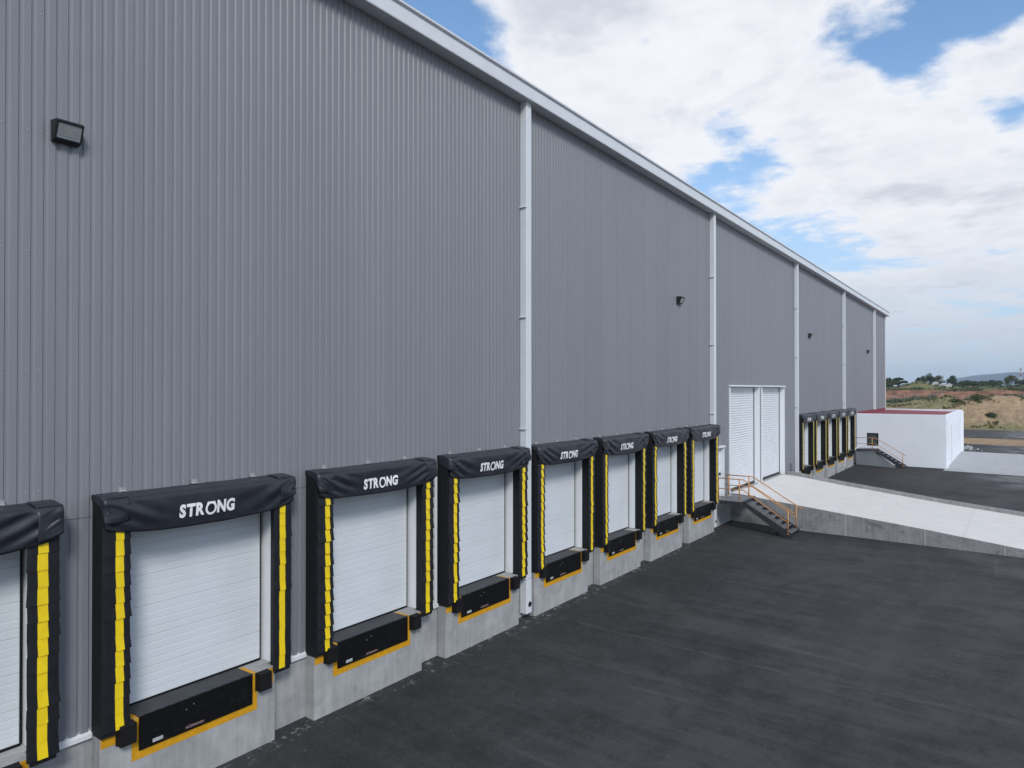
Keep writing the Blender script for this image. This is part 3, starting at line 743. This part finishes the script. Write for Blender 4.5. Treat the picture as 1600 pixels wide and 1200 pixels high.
def dock_leveler(i, l):
    t = tag(empty('dock_leveler', (l+1.48, -.26, .78)), 'black steel leveler plate ' + where(i), 'dock leveler', 'dock levelers in front of the white doors')
    x0, x1 = l+.55, l+2.47
    mb = MB(); mb.box((x0, -.262, 1.2765), (x1, .20, 1.292)); mb.build('deck_plate', M['plate_top'], t, bevel=.003)
    mb = MB(); mb.box((x0+.005, -.287, .785), (x1-.01, -.2595, 1.284)); lip = mb.build('lip_plate', M['diamond'], t, bevel=.006)
    mb = MB()
    for k in range(11):
        x = x0+.06+k*(x1-x0-.12)/10; mb.tube([(x-.055, -.272, 1.296), (x+.055, -.272, 1.296)], .011, 8)
    mb.tube([(x0+.02, -.272, 1.294), (x1-.02, -.272, 1.294)], .006, 8)
    mb.build('hinge', M['steel_dark'], t)
    for bx, bz in ((1.28, 1.13), (1.40, 1.18)): mb = MB(); mb.tube([(l+bx, -.286, bz), (l+bx, -.294, bz)], .009, 8); mb.build('bolt', M['galv'], lip)
    mb = MB(); mb.quad([(x0+.20, -.289, .83), (x0+.36, -.289, .83), (x0+.36, -.289, .885), (x0+.20, -.289, .885)]); mb.build('data_sticker', M['sticker'], lip, fix=False)
    me = SMALL; mb = MB()
    for v in me.vertices: mb.v.append((l+1.42+v.co.x, -.290, .845+v.co.y))
    for p in me.polygons: mb.f.append(tuple(p.vertices)); mb.mi.append(0); mb.sm.append(False)
    mb.build('maker_lettering', M['red_letter'], lip, fix=False)
    # yellow painted surround (a paint film on the pier)
    mb = MB(); y = -.2585; zt = 1.2785; zlo = .755; bw = .095
    mb.quad([(x0-bw, y, zlo-.10), (x1+bw, y, zlo-.10), (x1+bw, y, zlo+.04), (x0-bw, y, zlo+.04)])
    mb.quad([(x0-bw, y-.0001, zlo+.04), (x0+.02, y-.0001, zlo+.04), (x0+.02, y-.0001, 1.272), (x0-bw, y-.0001, 1.272)])
    mb.quad([(x1-.02, y-.0001, zlo+.04), (x1+bw, y-.0001, zlo+.04), (x1+bw, y-.0001, 1.272), (x1-.02, y-.0001, 1.272)])
    mb.quad([(x0-bw, -.25, zt), (x0, -.25, zt), (x0, .1, zt), (x0-bw, .1, zt)]); mb.quad([(x1, -.25, zt), (x1+bw, -.25, zt), (x1+bw, .16, zt), (x1, .16, zt)])
    mb.quad([(l+.02, y, 1.01), (l+.26, y, 1.01), (l+.26, y, 1.272), (l+.02, y, 1.272)]); mb.quad([(l+2.72, y, 1.01), (l+2.885, y, 1.01), (l+2.885, y, 1.272), (l+2.72, y, 1.272)])
    o = mb.build('painted_surround', M['paint_yellow'], t, fix=False); o['label'] = 'yellow paint band around the leveler'
    for s_, a in (('left', l+.235), ('right', l+2.535)):
        mb = MB(); mb.box((a, -.258, .985), (a+.23, -.40, 1.285)); mb.box((a-.012, -.256, .975), (a+.242, -.272, 1.29))
        b = mb.build('dock_bumper', M['rubber'], None, bevel=.008)
        off = Vector((a+.115, -.26, 1.0)); b.location = off
        for v in b.data.vertices: v.co -= off
        tag(b, '%s black rubber bumper %s' % (s_, where(i)), 'bumper', 'rubber bumpers on the dock piers')
for i, l in enumerate(L):
    if i == 0: continue
    dock_shelter(i, l); dock_leveler(i, l)

# ---------------------------------------------------------------- wall lamps
def wall_lamp(x, z, label):
    t = tag(empty('wall_lamp', (x, -.01, z-.18)), label, 'wall lamp', 'wall lamps high on the grey wall')
    w2 = .175; mb = MB(); z += .02
    # wedge housing: deep top, chin at the bottom
    side = [(-.005, .15), (-.20, .135), (-.21, .115), (-.11, -.125), (-.085, -.15), (-.005, -.15)]
    mb.prism([(x-w2, y, z+h) for y, h in side], [(x+w2, y, z+h) for y, h in side]); mb.build('housing', M['lamp_body'], t, bevel=.01)
    a = Vector((0, -.21, .115)); b = Vector((0, -.11, -.125)); nrm = Vector((0, -(a.z-b.z), (a.y-b.y))).normalized()
    d = (b-a); mb = MB()
    def P(s_, tt, o): q = a+d*tt+nrm*o; return (x+s_*w2, q.y, z+q.z)
    # frame ring
    fr = MB()
    for (s0, s1, t0, t1) in ((-.99, .99, .0, .10), (-.99, .99, .90, 1.0), (-.99, -.86, .10, .90), (.86, .99, .10, .90)):
        fr.prism([P(s0, t0, .001), P(s1, t0, .001), P(s1, t1, .001), P(s0, t1, .001)], [P(s0, t0, .02), P(s1, t0, .02), P(s1, t1, .02), P(s0, t1, .02)])
    fr.build('lens_frame', M['lamp_body'], t, bevel=.004)
    mb.quad([P(-.86, .1, .008), P(.86, .1, .008), P(.86, .9, .008), P(-.86, .9, .008)])
    inner = MB(); inner.quad([P(-.7, .2, .011), P(.7, .2, .011), P(.7, .78, .011), P(-.7, .78, .011)])
    ln = mb.build('lens', M['lens'], t, fix=False)
    inner.build('reflector', M['galv'], ln, fix=False)
wall_lamp(4.28, 9.77, 'large black wedge wall lamp at the upper left, above the nearest docks')
wall_lamp(26.45, 9.70, 'black wedge wall lamp between the first and second downspouts')
wall_lamp(48.2, 9.64, 'small black wall lamp above the far row of docks')
wall_lamp(70.3, 9.56, 'smallest black wall lamp near the far end of the wall')

# ---------------------------------------------------------------- concrete ramp
RX0, RX1 = 32.8, 42.35
def rz(x, s):
    t = (x-RX0)/(RX1-RX0); a = lerp([(0, 1.275), (.5, 1.26), (1.5, 1.14), (3, .99), (7.87, .49), (11.2, .10), (14.5, -.29)], s); b = lerp([(0, 1.20), (.5, 1.18), (3, .84), (7.87, .27), (11.2, -.05), (14.5, -.31)], s)
    return a*(1-t)+b*t
SS = [.0, .3, .6, 1, 1.5, 2, 3, 4, 5, 6, 7, 7.87, 9, 10, 11.2, 12.5, 14.4]
ramp = MB(); ramp.grid([[(x, -s-.0, rz(x, s)) for s in SS] for x in (RX0, 34.4, 36, 37.8, 39.5, 41, RX1)], 0, False)
ro = tag(ramp.build('concrete_ramp', M['ramptop']), kind='structure')
ro['label'] = 'pale concrete ramp rising to the roller shutter doors'
sm = MB()
zz0 = [(RX0, -s) for s in SS]
for (s0, s1) in zip(SS, SS[1:]):
    sm.quad([(RX0-.002, -s0, -.6), (RX0-.002, -s1, -.6), (RX0-.002, -s1, rz(RX0, s1)+.0), (RX0-.002, -s0, rz(RX0, s0)+.0)])
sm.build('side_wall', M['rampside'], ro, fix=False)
cb = MB()
for (s0, s1) in zip(SS, SS[1:]):
    x0, x1 = RX1-.003, RX1+.20
    h0, h1 = .19, .19
    lo = [(x0, -s0, -.7), (x1, -s0, -.7), (x1, -s1, -.7), (x0, -s1, -.7)]
    hi = [(x0, -s0, rz(RX1, s0)+h0), (x1, -s0, rz(RX1, s0)+h0), (x1, -s1, rz(RX1, s1)+h1), (x0, -s1, rz(RX1, s1)+h1)]
    cb.quad([hi[0], hi[1], hi[2], hi[3]]); cb.quad([lo[0], lo[3], hi[3], hi[0]]); cb.quad([lo[1], lo[2], hi[2], hi[1]])
cb.quad([(x0, 0, 1.0), (x1, 0, 1.0), (x1, 0, rz(RX1, 0)+.19), (x0, 0, rz(RX1, 0)+.19)]) if False else None
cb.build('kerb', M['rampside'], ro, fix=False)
# tooled joints
jt = MB()
for s in (4.6, 9.2):
    jt.quad([(RX0+.05, -s, rz(RX0+.05, s)+.004), (RX0+.05, -s-.02, rz(RX0+.05, s+.02)+.004), (RX1-.05, -s-.02, rz(RX1-.05, s+.02)+.004), (RX1-.05, -s, rz(RX1-.05, s)+.004)])
jt.quad([(37.7, -.5, rz(37.7, .5)+.006), (37.715, -.5, rz(37.715, .5)+.006), (37.715, -14, rz(37.715, 14)+.006), (37.7, -14, rz(37.7, 14)+.006)])
jt.build('joint', mat('joint_dark', (.52, .515, .51), .9), ro, fix=False)
vj = MB()
for s in (4.95, 7.9, 10.55): vj.quad([(RX0-.006, -s, -.5), (RX0-.006, -s-.03, -.5), (RX0-.006, -s-.03, rz(RX0, s+.03)), (RX0-.006, -s, rz(RX0, s))])
vj.build('cast_joint', mat('joint_pale', (.42, .42, .42), .9), ro, fix=False)

# electrical box by the shutter
t = MB(); t.box((43.45, -.14, 1.32), (43.85, .0, 1.78)); eb = t.build('electrical_box', M['grey_paint'], None, bevel=.012)
for v in eb.data.vertices: v.co -= Vector((43.65, 0, 1.32))
eb.location = (43.65, 0, 1.32)
tag(eb, 'small grey electrical box low on the wall right of the roller shutters', 'electrical box')
d = MB(); d.box((43.52, -.148, 1.42), (43.78, -.1405, 1.70)); d.build('cover', M['galv'], eb)
d = MB(); d.tube([(43.65, -.07, 1.32), (43.65, -.07, 1.14), (43.9, -.07, 1.14)], .03); d.build('conduit', M['trim_white'], eb)

# ---------------------------------------------------------------- steel stairs
def stairs(x0, x1, lx0, lx1, s_land, s_end, ztopp, zbot, n_tr, label, both=True, plate=False, rail_mat='orange', post_s=1.05):
    t = tag(empty('steel_stairs', ((x0+x1)/2, -s_land, zbot)), label, 'stairs')
    mb = MB(); mb.box((lx0, -.26, ztopp-.012), (lx1, -s_land, ztopp)); mb.build('landing', M['steel_tread'], t)
    fr = MB(); fr.box((lx0-.012, -.26, ztopp-.16), (lx0, -s_land-.01, ztopp+.004)); fr.box((lx1, -.26, ztopp-.16), (lx1+.012, -s_land, ztopp+.004)); fr.box((lx0, -s_land, ztopp-.16), (lx1, -s_land-.012, ztopp-.002))
    fr.build('landing_frame', M['steel_dark'], t)
    rise = (ztopp-zbot)/(n_tr+1); run = (s_end-s_land)/n_tr
    for xx in (x0, x1):
        mb = MB(); a = xx-.006; b = xx+.006
        A = (-s_land+.0, ztopp+.0); B = (-s_land, ztopp-.20); E = (-s_end-.02, zbot-.02); G = (-s_end-.02, zbot+.16)
        pts = [A, B, (-s_end+.22, zbot-.03), E, G]
        mb.prism([(a, y, z) for y, z in pts], [(b, y, z) for y, z in pts])
        mb.prism([(a, y, z) for y, z in [(A[0], A[1]-.004), (A[0], A[1]), G, (G[0], G[1]-.004)]], [(b+.04, y, z) for y, z in [(A[0], A[1]-.004), (A[0], A[1]), G, (G[0], G[1]-.004)]])
        mb.build('stringer', M['steel_dark'], t)
    for k in range(n_tr):
        z = ztopp-rise*(k+1); s = s_land+run*k
        mb = MB(); mb.box((x0+.007, -s-.005, z-.03), (x1-.007, -s-run+.015, z)); mb.build('tread', M['steel_tread'], t)
    for xx in ([x0, x1] if both else [x0]):
        lx = lx0 if xx == x0 else lx1
        mb = MB(); H = .93
        top = [(xx, -.02, ztopp+H), (xx, -s_land, ztopp+H), (xx, -s_end-.12, zbot+H+.10)]
        mb.tube(top, .024, 8)
        mb.tube([(xx, -.02, ztopp+.47), (xx, -s_land, ztopp+.47), (xx, -s_end+.1, zbot+.60)], .020, 8)
        r = mb.build('handrail', M[rail_mat], t)
        for s, zz_ in ((.12, ztopp), (post_s, ztopp), (s_end-.12, zbot+.12)):
            p = MB(); zt_ = ztopp+H if s <= s_land else lerp([(s_land, ztopp+H), (s_end+.12, zbot+H+.10)], s)
            p.tube([(xx, -s, zz_), (xx, -s, zt_)], .027, 8); p.box((xx-.05, -s-.05, zz_-.004), (xx+.05, -s+.05, zz_+.006)); p.build('post', M[rail_mat], r)
    return t
stairs(30.75, 32.1, 30.42, 32.5, 1.22, 3.22, 1.275, -.08, 7, 'grey steel stairs with orange handrails beside the concrete ramp')
# far stairs against the annex, closed by a grey plate
ft = stairs(63.2, 64.45, 63.2, 64.6, 1.7, 3.75, 1.27, -.15, 7, 'far steel stairs with one thin orange rail against the white annex', both=False, post_s=1.45)
mb = MB(); mb.prism([(63.26, -.26, -.2), (63.26, -3.3, -.2), (63.26, -1.7, 1.08), (63.26, -.26, 1.1)], [(63.28, -.26, -.2), (63.28, -3.3, -.2), (63.28, -1.7, 1.08), (63.28, -.26, 1.1)])
mb.build('side_plate', M['grey_paint'], ft)

# ---------------------------------------------------------------- white annex
ax0, ax1, ay = 65.2, 85.0, -6.45
an = tag(empty('annex_building', (ax0, ay, -.3)), 'low white annex with a dark red flat roof at the far end of the warehouse', 'building')
mb = MB()
mb.box((ax0, ay, -.6), (ax0+.25, .02, 4.12))                   # side facing the yard
mb.box((ax0+.25, ay, -.6), (ax1, ay+.25, 4.08)); mb.box((ax1-.25, ay+.25, -.6), (ax1, 3.0, 4.08))
mb.build('wall', M['white_wall'], an, bevel=.02)
mb = MB()
mb.box((ax0+.35, ay-.10, -.5), (ax0+.95, ay-.001, 3.9)); mb.build('corner_pilaster', M['white_wall'], an, bevel=.02); mb = MB(); mb.box((ax1-.5, ay-.16, -.6), (ax1+.12, ay+.4, 4.0)); mb.build('corner_pilaster', M['white_wall'], an, bevel=.03)
mb = MB(); mb.quad([(ax0+.25, ay+.25, 3.86), (ax1-.25, ay+.25, 3.86), (ax1-.25, 3.0, 4.02), (ax0+.25, 3.0, 4.02)]); mb.quad([(ax0+.25, ay+.26, 3.86), (ax0+.255, ay+.26, 3.86), (ax0+.255, 0, 4.04), (ax0+.25, 0, 4.04)]); mb.build('roof', M['red_roof'], an, fix=False)
mb = MB(); mb.box((ax0+.255, -.03, 3.9), (WE, .0, 4.25)); mb.box((ax0+.25, -.03, 3.9), (ax0+.30, -6.1, 4.0)); mb.build('roof_flashing', M['red_roof'], an)
# window on the yard side
def Wyz(x, y): # picture point on the annex face
    t_ = (x-800)/F; Dp = ax0*(st_-t_*ct)/(ct+t_*st_); fwd = ax0*ct+Dp*st_; return -(DW-Dp), CH-(y-608)*fwd/F
ya, za = Wyz(1354.8, 676.2); yb, zb_ = Wyz(1372.3, 696.2)
mb = MB(); e = .11
mb.box((ax0-.03, ya, zb_), (ax0+.02, ya-e, za)); mb.box((ax0-.03, yb, zb_), (ax0+.02, yb+e, za)); mb.box((ax0-.03, ya-e, za), (ax0+.02, yb+e, za-e)); mb.box((ax0-.03, ya-e, zb_), (ax0+.02, yb+e, zb_+e))
wf = mb.build('window', M['frame_black'], an)
mb = MB(); mb.quad([(ax0-.008, ya-e, zb_+e), (ax0-.008, yb+e, zb_+e), (ax0-.008, yb+e, za-e), (ax0-.008, ya-e, za-e)]); mb.build('pane', M['pane'], wf, fix=False)
# tall slots on the long side
for k, (x, z0, z1, wd) in enumerate(((67.6, 1.1, 3.2, .25), (70.3, -.2, 3.1, 1.0), (74.3, 1.0, 3.3, .35), (77.8, 1.0, 3.3, .5), (81, 1.2, 3.3, .5))):
    mb = MB(); mb.box((x, ay-.012, z0), (x+wd, ay+.02, z1)); o = mb.build('window' if k != 1 else 'door', M['trim_white'], an)
    mb = MB(); mb.box((x+.05, ay-.018, z0+.06), (x+wd-.05, ay-.0125, z1-.06)); mb.build('pane', M['door_white'], o)  # pane tone, greyer than the wall, stands in for shade inside the slot

# ---------------------------------------------------------------- far field: fence, vegetation, trees, mast, hill
def fence():
    t = tag(empty('chain_link_fence', (228, -10, gz(228, -10))), 'long grey chain link fence crossing the dry field in front of the red bank', 'fence')
    mesh = MB(); mesh_pts = []
    ysf = [-150+3.05*k for k in range(82)]
    for y in ysf:
        z = gz(228, y); mesh_pts.append((y, z))
    k = 0
    for y, z in mesh_pts:
        if -60 < y < 75:
            p = MB(); p.tube([(228, y, z-.1), (228, y, z+2.3)], .045, 6); p.tube([(228, y, z+2.3), (227.75, y, z+2.55)], .03, 6); p.build('post', M['fence'], t)
    w_ = MB()
    for (y0, z0), (y1, z1) in zip(mesh_pts, mesh_pts[1:]):
        for h in (.1, 1.15, 2.2): w_.tube([(228, y0, z0+h), (228, y1, z1+h)], .014, 4)
        nd = 12
        for q in range(nd):
            f0 = q/nd
            ya_, yb_ = y0+(y1-y0)*f0, y0+(y1-y0)*(f0+.35)
            w_.quad([(228, ya_, z0+.1), (228, ya_+.012, z0+.1), (228, yb_+.012, z0+2.2), (228, yb_, z0+2.2)]); w_.quad([(228, yb_, z0+.1), (228, yb_+.012, z0+.1), (228, ya_+.012, z0+2.2), (228, ya_, z0+2.2)])
    w_.build('wire_mesh', M['fence'], t, fix=False)
fence()

def crown_mb(mb, c, rx, ry, rz_, nl, size, rnd, mi=0, clumps=9):
    cl = []
    for _ in range(clumps):
        a = rnd.uniform(0, 2*math.pi); b = rnd.uniform(-.7, 1)*math.pi/2; r = rnd.uniform(.35, .8)
        cl.append((Vector((math.cos(a)*math.cos(b)*rx*r, math.sin(a)*math.cos(b)*ry*r, math.sin(b)*rz_*r)), rnd.uniform(.28, .5)))
    for _ in range(nl):
        q, rr = rnd.choice(cl); v = Vector((rnd.gauss(0, 1), rnd.gauss(0, 1), rnd.gauss(0, 1))).normalized()*rr*rnd.random()**.4
        p = Vector(c)+q+Vector((v.x*rx, v.y*ry, v.z*rz_*1.1)); s = size*rnd.uniform(.6, 1.4)
        d = Vector((rnd.uniform(-1, 1), rnd.uniform(-1, 1), rnd.uniform(-.6, 1))).normalized(); a = d.orthogonal().normalized()*s; b = d.cross(a).normalized()*s*.7
        mb.quad([p-a-b, p+a-b*.3, p+a*.6+b, p-a*.7+b*.8], mi)
def tree(name, x, y, h, wdt, label, cat='tree', group=None, m='leaf', nl=900, trunk=True, seed=0, flat=1.0, lf=.2):
    rnd = random.Random(seed*7+13); z = gz(x, y)-.05
    t = tag(empty(name, (x, y, z)), label, cat, group)
    cb_ = (.34 if name == 'broad_tree' else .10) if trunk else .08
    cz = z+h*(cb_+ (1-cb_)*.5); rzv = h*(1-cb_)*.55*flat
    mb = MB()
    if trunk:
        top = Vector((x+rnd.uniform(-.3, .3), y+rnd.uniform(-.3, .3), z+h*.45)); r0 = .05*h
        mb.tube([(x, y, z-.2), (x+.05*h*.3, y, z+h*.2), top], [r0, r0*.8, r0*.55], 8)
        for k in range(5):
            a = rnd.uniform(0, 6.28); e = Vector((x+math.cos(a)*wdt*.33, y+math.sin(a)*wdt*.33, cz+rnd.uniform(-.1, .35)*rzv)); s0 = Vector((x, y, z+h*.2)).lerp(top, rnd.uniform(.2, 1))
            mb.tube([s0, s0.lerp(e, .5)+Vector((0, 0, .04*h)), e], [r0*.45, r0*.28, r0*.1], 6)
    else:
        for k in range(5):
            a = rnd.uniform(0, 6.28); mb.tube([(x, y, z), (x+math.cos(a)*wdt*.25, y+math.sin(a)*wdt*.25, z+h*.6)], [.03*h, .01*h], 5)
    mb.build('trunk' if trunk else 'stem', M['bark'], t)
    mb = MB(); crown_mb(mb, (x, y, cz), wdt/2, wdt/2, rzv, nl, lf, rnd, 0, 11)
    mb.build('crown', M[m], t, fix=False)
    return t
def at(x, fwd):      # ground position under a picture column at a forward distance
    p = W(x, 600, fwd); return p.x, p.y
x_, y_ = at(1404, 272); tree('broad_tree', x_, y_, 4.9, 7.4, 'spreading dark tree with bare forked trunk just right of the warehouse corner', m='leaf', nl=4200, seed=1, flat=.8, lf=.17)
specs = [(1388, 268, 4.6, 4.5, 'leaf2'), (1440, 330, 4.5, 6, 'leaf'), (1452, 318, 5.6, 5.6, 'leaf'), (1466, 345, 5.0, 6, 'leaf2'), (1487, 330, 5.4, 5.4, 'leaf'), (1500, 322, 2.9, 6, 'leaf'), (1511, 315, 2.6, 5, 'leaf'),
         (1524, 330, 2.8, 6.5, 'leaf'), (1537, 340, 2.6, 5.5, 'leaf2'), (1552, 320, 2.8, 6, 'leaf'), (1561, 335, 2.6, 4.5, 'leaf'), (1580, 300, 4.6, 6.5, 'leaf2'), (1592, 335, 2.6, 4.5, 'leaf'), (1606, 300, 3, 6, 'leaf'), (1630, 305, 5, 7, 'leaf')]
lab = ['olive tree half hidden behind the warehouse corner', 'low dark tree at the left end of the tree line', 'tallest dark round tree left of the middle of the tree line', 'olive tree behind the small pale sheds', 'round dark tree standing alone above the sheds', 'low wide dark tree right of the round one', 'small dark tree left of the hill foot',
       'wide dark tree in front of the left slope of the hill', 'low olive tree in front of the blue hill', 'dark tree at the middle of the hill foot', 'small dark tree left of the airy grey tree', 'airy grey-green tree just left of the red and white mast', 'small dark tree at the foot of the mast', 'dark tree right of the mast, at the picture edge', 'dark tree outside the right picture edge']
for k, ((px, fw, h, wd, mm), lb) in enumerate(zip(specs, lab)):
    x_, y_ = at(px, fw); tree('field_tree', x_, y_, h, wd, lb, group='trees along the far tree line', m=mm, nl=1500 if k != 11 else 1100, seed=20+k, lf=.20)
# shrubs on the bank and by the fence
rnd = random.Random(9)
bl = [(1592, 196, 2.3, 6.5, 'large dark green bush in front of the red bank at the right edge'), (1512, 200, 2.0, 3.2, 'round grey-green bush behind the fence in front of the red cut'), (1456, 205, 1.9, 3.4, 'grey-green bush behind the fence left of the middle'), (1545, 150, 1.2, 2.4, 'green bush on the dry grass before the sand heaps'), (1430, 206, 1.5, 3.0, 'low bush behind the fence near the warehouse corner'),
      (1528, 126, 1.5, 3.4, 'light green bush on the slope behind the road'), (1548, 119, .9, 2.2, 'small bush at the foot of the sand heap'), (1520, 140, 1.3, 2.6, 'middle bush above the annex roof corner'), (1575, 203, 1.7, 4.2, 'dark bush left of the large one at the bank'), (1494, 160, .8, 3, 'low scrub on the grass behind the annex roof'), (1480, 205, 1.6, 3, 'dark bush under the red bank, right of the grey-green one')]
for k, (px, fw, h, wd, lb) in enumerate(bl):
    x_, y_ = at(px, fw); tree('shrub', x_, y_, h, wd, lb, 'shrub', 'shrubs scattered over the field', 'leaf2', 900, False, 60+k, 1.0, .10)
# undergrowth that reads as one mass
mb = MB(); rnd = random.Random(3)
def scatter(xr, yr, cnt, h, wd, dens=0.0, off=0):
    c_ = 0
    while c_ < cnt:
        x = rnd.uniform(*xr); y = rnd.uniform(*yr)
        if noise.noise((x*.12, y*.12, off)) < dens: c_ += .2; continue
        z = gz(x, y)-.03; s = rnd.uniform(.5, 1.3)
        for q in range(7):
            a = rnd.uniform(0, 6.28); d = Vector((math.cos(a), math.sin(a), 0)); b = Vector((-d.y, d.x, 0))*wd*s*.5; o = Vector((x, y, z))+d*wd*s*rnd.uniform(0, .9)
            mb.quad([o-b, o+b, o+b*.3+d*wd*s*.6+Vector((0, 0, h*s)), o-b*.4+d*wd*s*.5+Vector((0, 0, h*s*.9))])
        c_ += 1
scatter((138, 226), (-30, 36), 4200, .38, .22, .02, 4)
tag(mb.build('dry_grass', M['grass'], None, fix=False), 'tufts of dry yellow-green grass over the field before the fence', 'grass', kind='stuff')
mb = MB(); scatter((229, 240), (-40, 50), 1600, .9, .45, -.15, 8); scatter((289, 300), (-45, 60), 1200, .45, .35, .0, 9); scatter((300, 420), (-70, 90), 1500, .6, .55, .05, 12)
tag(mb.build('undergrowth', M['leaf2'], None, fix=False), 'dark scrubby undergrowth behind the fence and over the red bank', 'undergrowth', kind='stuff')
# small pale sheds and a parked white vehicle cover far off
for k, (px, fw, w_, h, lb) in enumerate(((1461, 300, 2.0, 1.3, 'small white shed left of the other one under the trees'), (1474, 305, 2.8, 1.2, 'wider white shed between the far trees'), (1483, 300, 1.6, 1.2, 'narrow white shed right of the wider one'))):
    x_, y_ = at(px, fw); z = gz(x_, y_); t = tag(empty('shed', (x_, y_, z)), lb, 'shed', 'pale sheds in the tree line')
    b = MB(); b.box((x_, y_-w_/2, z-.1), (x_+3, y_+w_/2, z+h)); b.build('wall', M['shed_white'], t)
    b = MB(); b.prism([(x_-.2, y_-w_/2-.2, z+h+.001), (x_+3.2, y_-w_/2-.2, z+h+.001), (x_+3.2, y_+w_/2+.2, z+h+.001), (x_-.2, y_+w_/2+.2, z+h+.001)], [(x_-.2, y_-.05, z+h+.5), (x_+3.2, y_-.05, z+h+.5), (x_+3.2, y_+.05, z+h+.5), (x_-.2, y_+.05, z+h+.5)]); b.build('roof', M['trim_white'], t)
x_, y_ = at(1397.5, 300); z = gz(x_, y_)+.1; t = tag(empty('parked_car', (x_, y_, z)), 'tiny white car parked under the spreading tree by the warehouse corner', 'car')
def car(x, y, z):
    b = MB(); side = [(-2.1, .3), (2.1, .3), (2.15, .8), (1.3, .92), (.7, 1.42), (-1.2, 1.45), (-1.8, .95), (-2.15, .85)]
    b.prism([(x-.85, y+a, z+h) for a, h in side], [(x+.85, y+a, z+h) for a, h in side]); b.build('body', M['trim_white'], t, bevel=.06)
    for sx in (-.86, .86):
        for a in (-1.3, 1.3): q = MB(); q.tube([(x+sx-.1*(1 if sx > 0 else -1), y+a, z+.33), (x+sx, y+a, z+.33)], .33, 14); q.build('wheel', M['rubber'], t)
        q = MB(); q.quad([(x+sx*1.005, y-1.35, z+.95), (x+sx*1.005, y+.75, z+.95), (x+sx*1.005, y+.55, z+1.35), (x+sx*1.005, y-1.1, z+1.38)]); q.build('window', M['pane'], t, fix=False)
car(x_, y_, z)
# lattice mast, red and white bands
fw = 760; b = W(1595, 605, fw); z = gz(b.x, b.y); H = 608
ztip = W(1595, 574.5, fw).z
t = tag(empty('radio_mast', (b.x, b.y, z)), 'slender red and white banded lattice mast in front of the blue hill', 'mast')
nb = 7
for k in range(nb):
    z0 = z+(ztip-z)*k/nb; z1 = z+(ztip-z)*(k+1)/nb; mb = MB(); wd = 1.7-1.0*k/nb; w1 = 1.7-1.0*(k+1)/nb
    for (ax_, ay_) in ((-1, -1), (1, -1), (0, 1)): mb.tube([(b.x+ax_*wd/2, b.y+ay_*wd/2, z0), (b.x+ax_*w1/2, b.y+ay_*w1/2, z1)], .30, 5)
    cr = [(-1, -1), (1, -1), (0, 1)]
    for q in range(3):
        a0, a1 = cr[q], cr[(q+1) % 3]; zs = (z1-z0)/3
        for u in range(3): mb.tube([(b.x+a0[0]*wd/2, b.y+a0[1]*wd/2, z0+zs*u), (b.x+a1[0]*wd/2, b.y+a1[1]*wd/2, z0+zs*(u+1))], .13, 4)
    mb.build('mast_section', M['mast_red'] if k % 2 == 0 else M['trim_white'], t)
mb = MB(); mb.tube([(b.x, b.y, ztip), (b.x, b.y, ztip+1.5)], .3, 5); mb.box((b.x-1.6, b.y-1.6, ztip-.8), (b.x+1.6, b.y+1.6, ztip+.2)); mb.build('antenna', M['white_metal'], t)
# debris heap by the annex end
mb = MB(); rnd = random.Random(5)
for k in range(60):
    x = 88+rnd.gauss(0, 1.4); y = -6.6+rnd.gauss(0, .5); z = gz(x, y); s = rnd.uniform(.08, .3)
    mb.prism([(x, y, z), (x+s, y+s*.2, z), (x+s*.8, y+s, z), (x-s*.2, y+s*.7, z)], [(x+.1*s, y, z+s*.7), (x+s*.8, y+s*.3, z+s*.9), (x+s*.6, y+s*.7, z+s*.6), (x, y+s*.6, z+s*.8)])
tag(mb.build('rubble', M['slab'], None), 'heap of loose grey rubble at the far corner of the white annex', 'rubble', kind='stuff')

# hill
mb = MB(); hc = W(1610, 600, 3400); rows = []
for a in range(41):
    row = []
    for c_ in range(81):
        dxx = (a-20)*55; t_ = (c_-40)*38
        p = Vector((hc.x, hc.y, 0))+Vector((ct, st_, 0))*dxx+Vector((st_, -ct, 0))*t_
        h = 80*math.exp(-(dxx/520)**2)*(math.exp(-(abs(t_)/330)**2.6) if t_ < 0 else math.exp(-(t_/900)**2)) + 26*math.exp(-((t_+330)/330)**2-(dxx/600)**2)
        row.append((p.x, p.y, -6+h+6*noise.noise((p.x*.006, p.y*.006, 0))*(h/60)))
    rows.append(row)
mb.grid(rows); tag(mb.build('hill', M['hill'], None), kind='structure')

# air
hz = MB(); hz.box((-420, -4300, -12), (6300, 5300, 150)); ho = hz.build('haze', None or bpy.data.materials.new('haze_air'))
tag(ho, kind='stuff'); m = ho.data.materials[0]; m.use_nodes = True; t = m.node_tree; t.nodes.clear(); k = N(t)
pv_ = k.n('ShaderNodeVolumePrincipled', ins={'Color': (.62, .80, 1.0, 1), 'Density': 1.7e-4, 'Anisotropy': .0}); o_ = k.n('ShaderNodeOutputMaterial'); k.L.new(pv_.outputs[0], o_.inputs['Volume'])
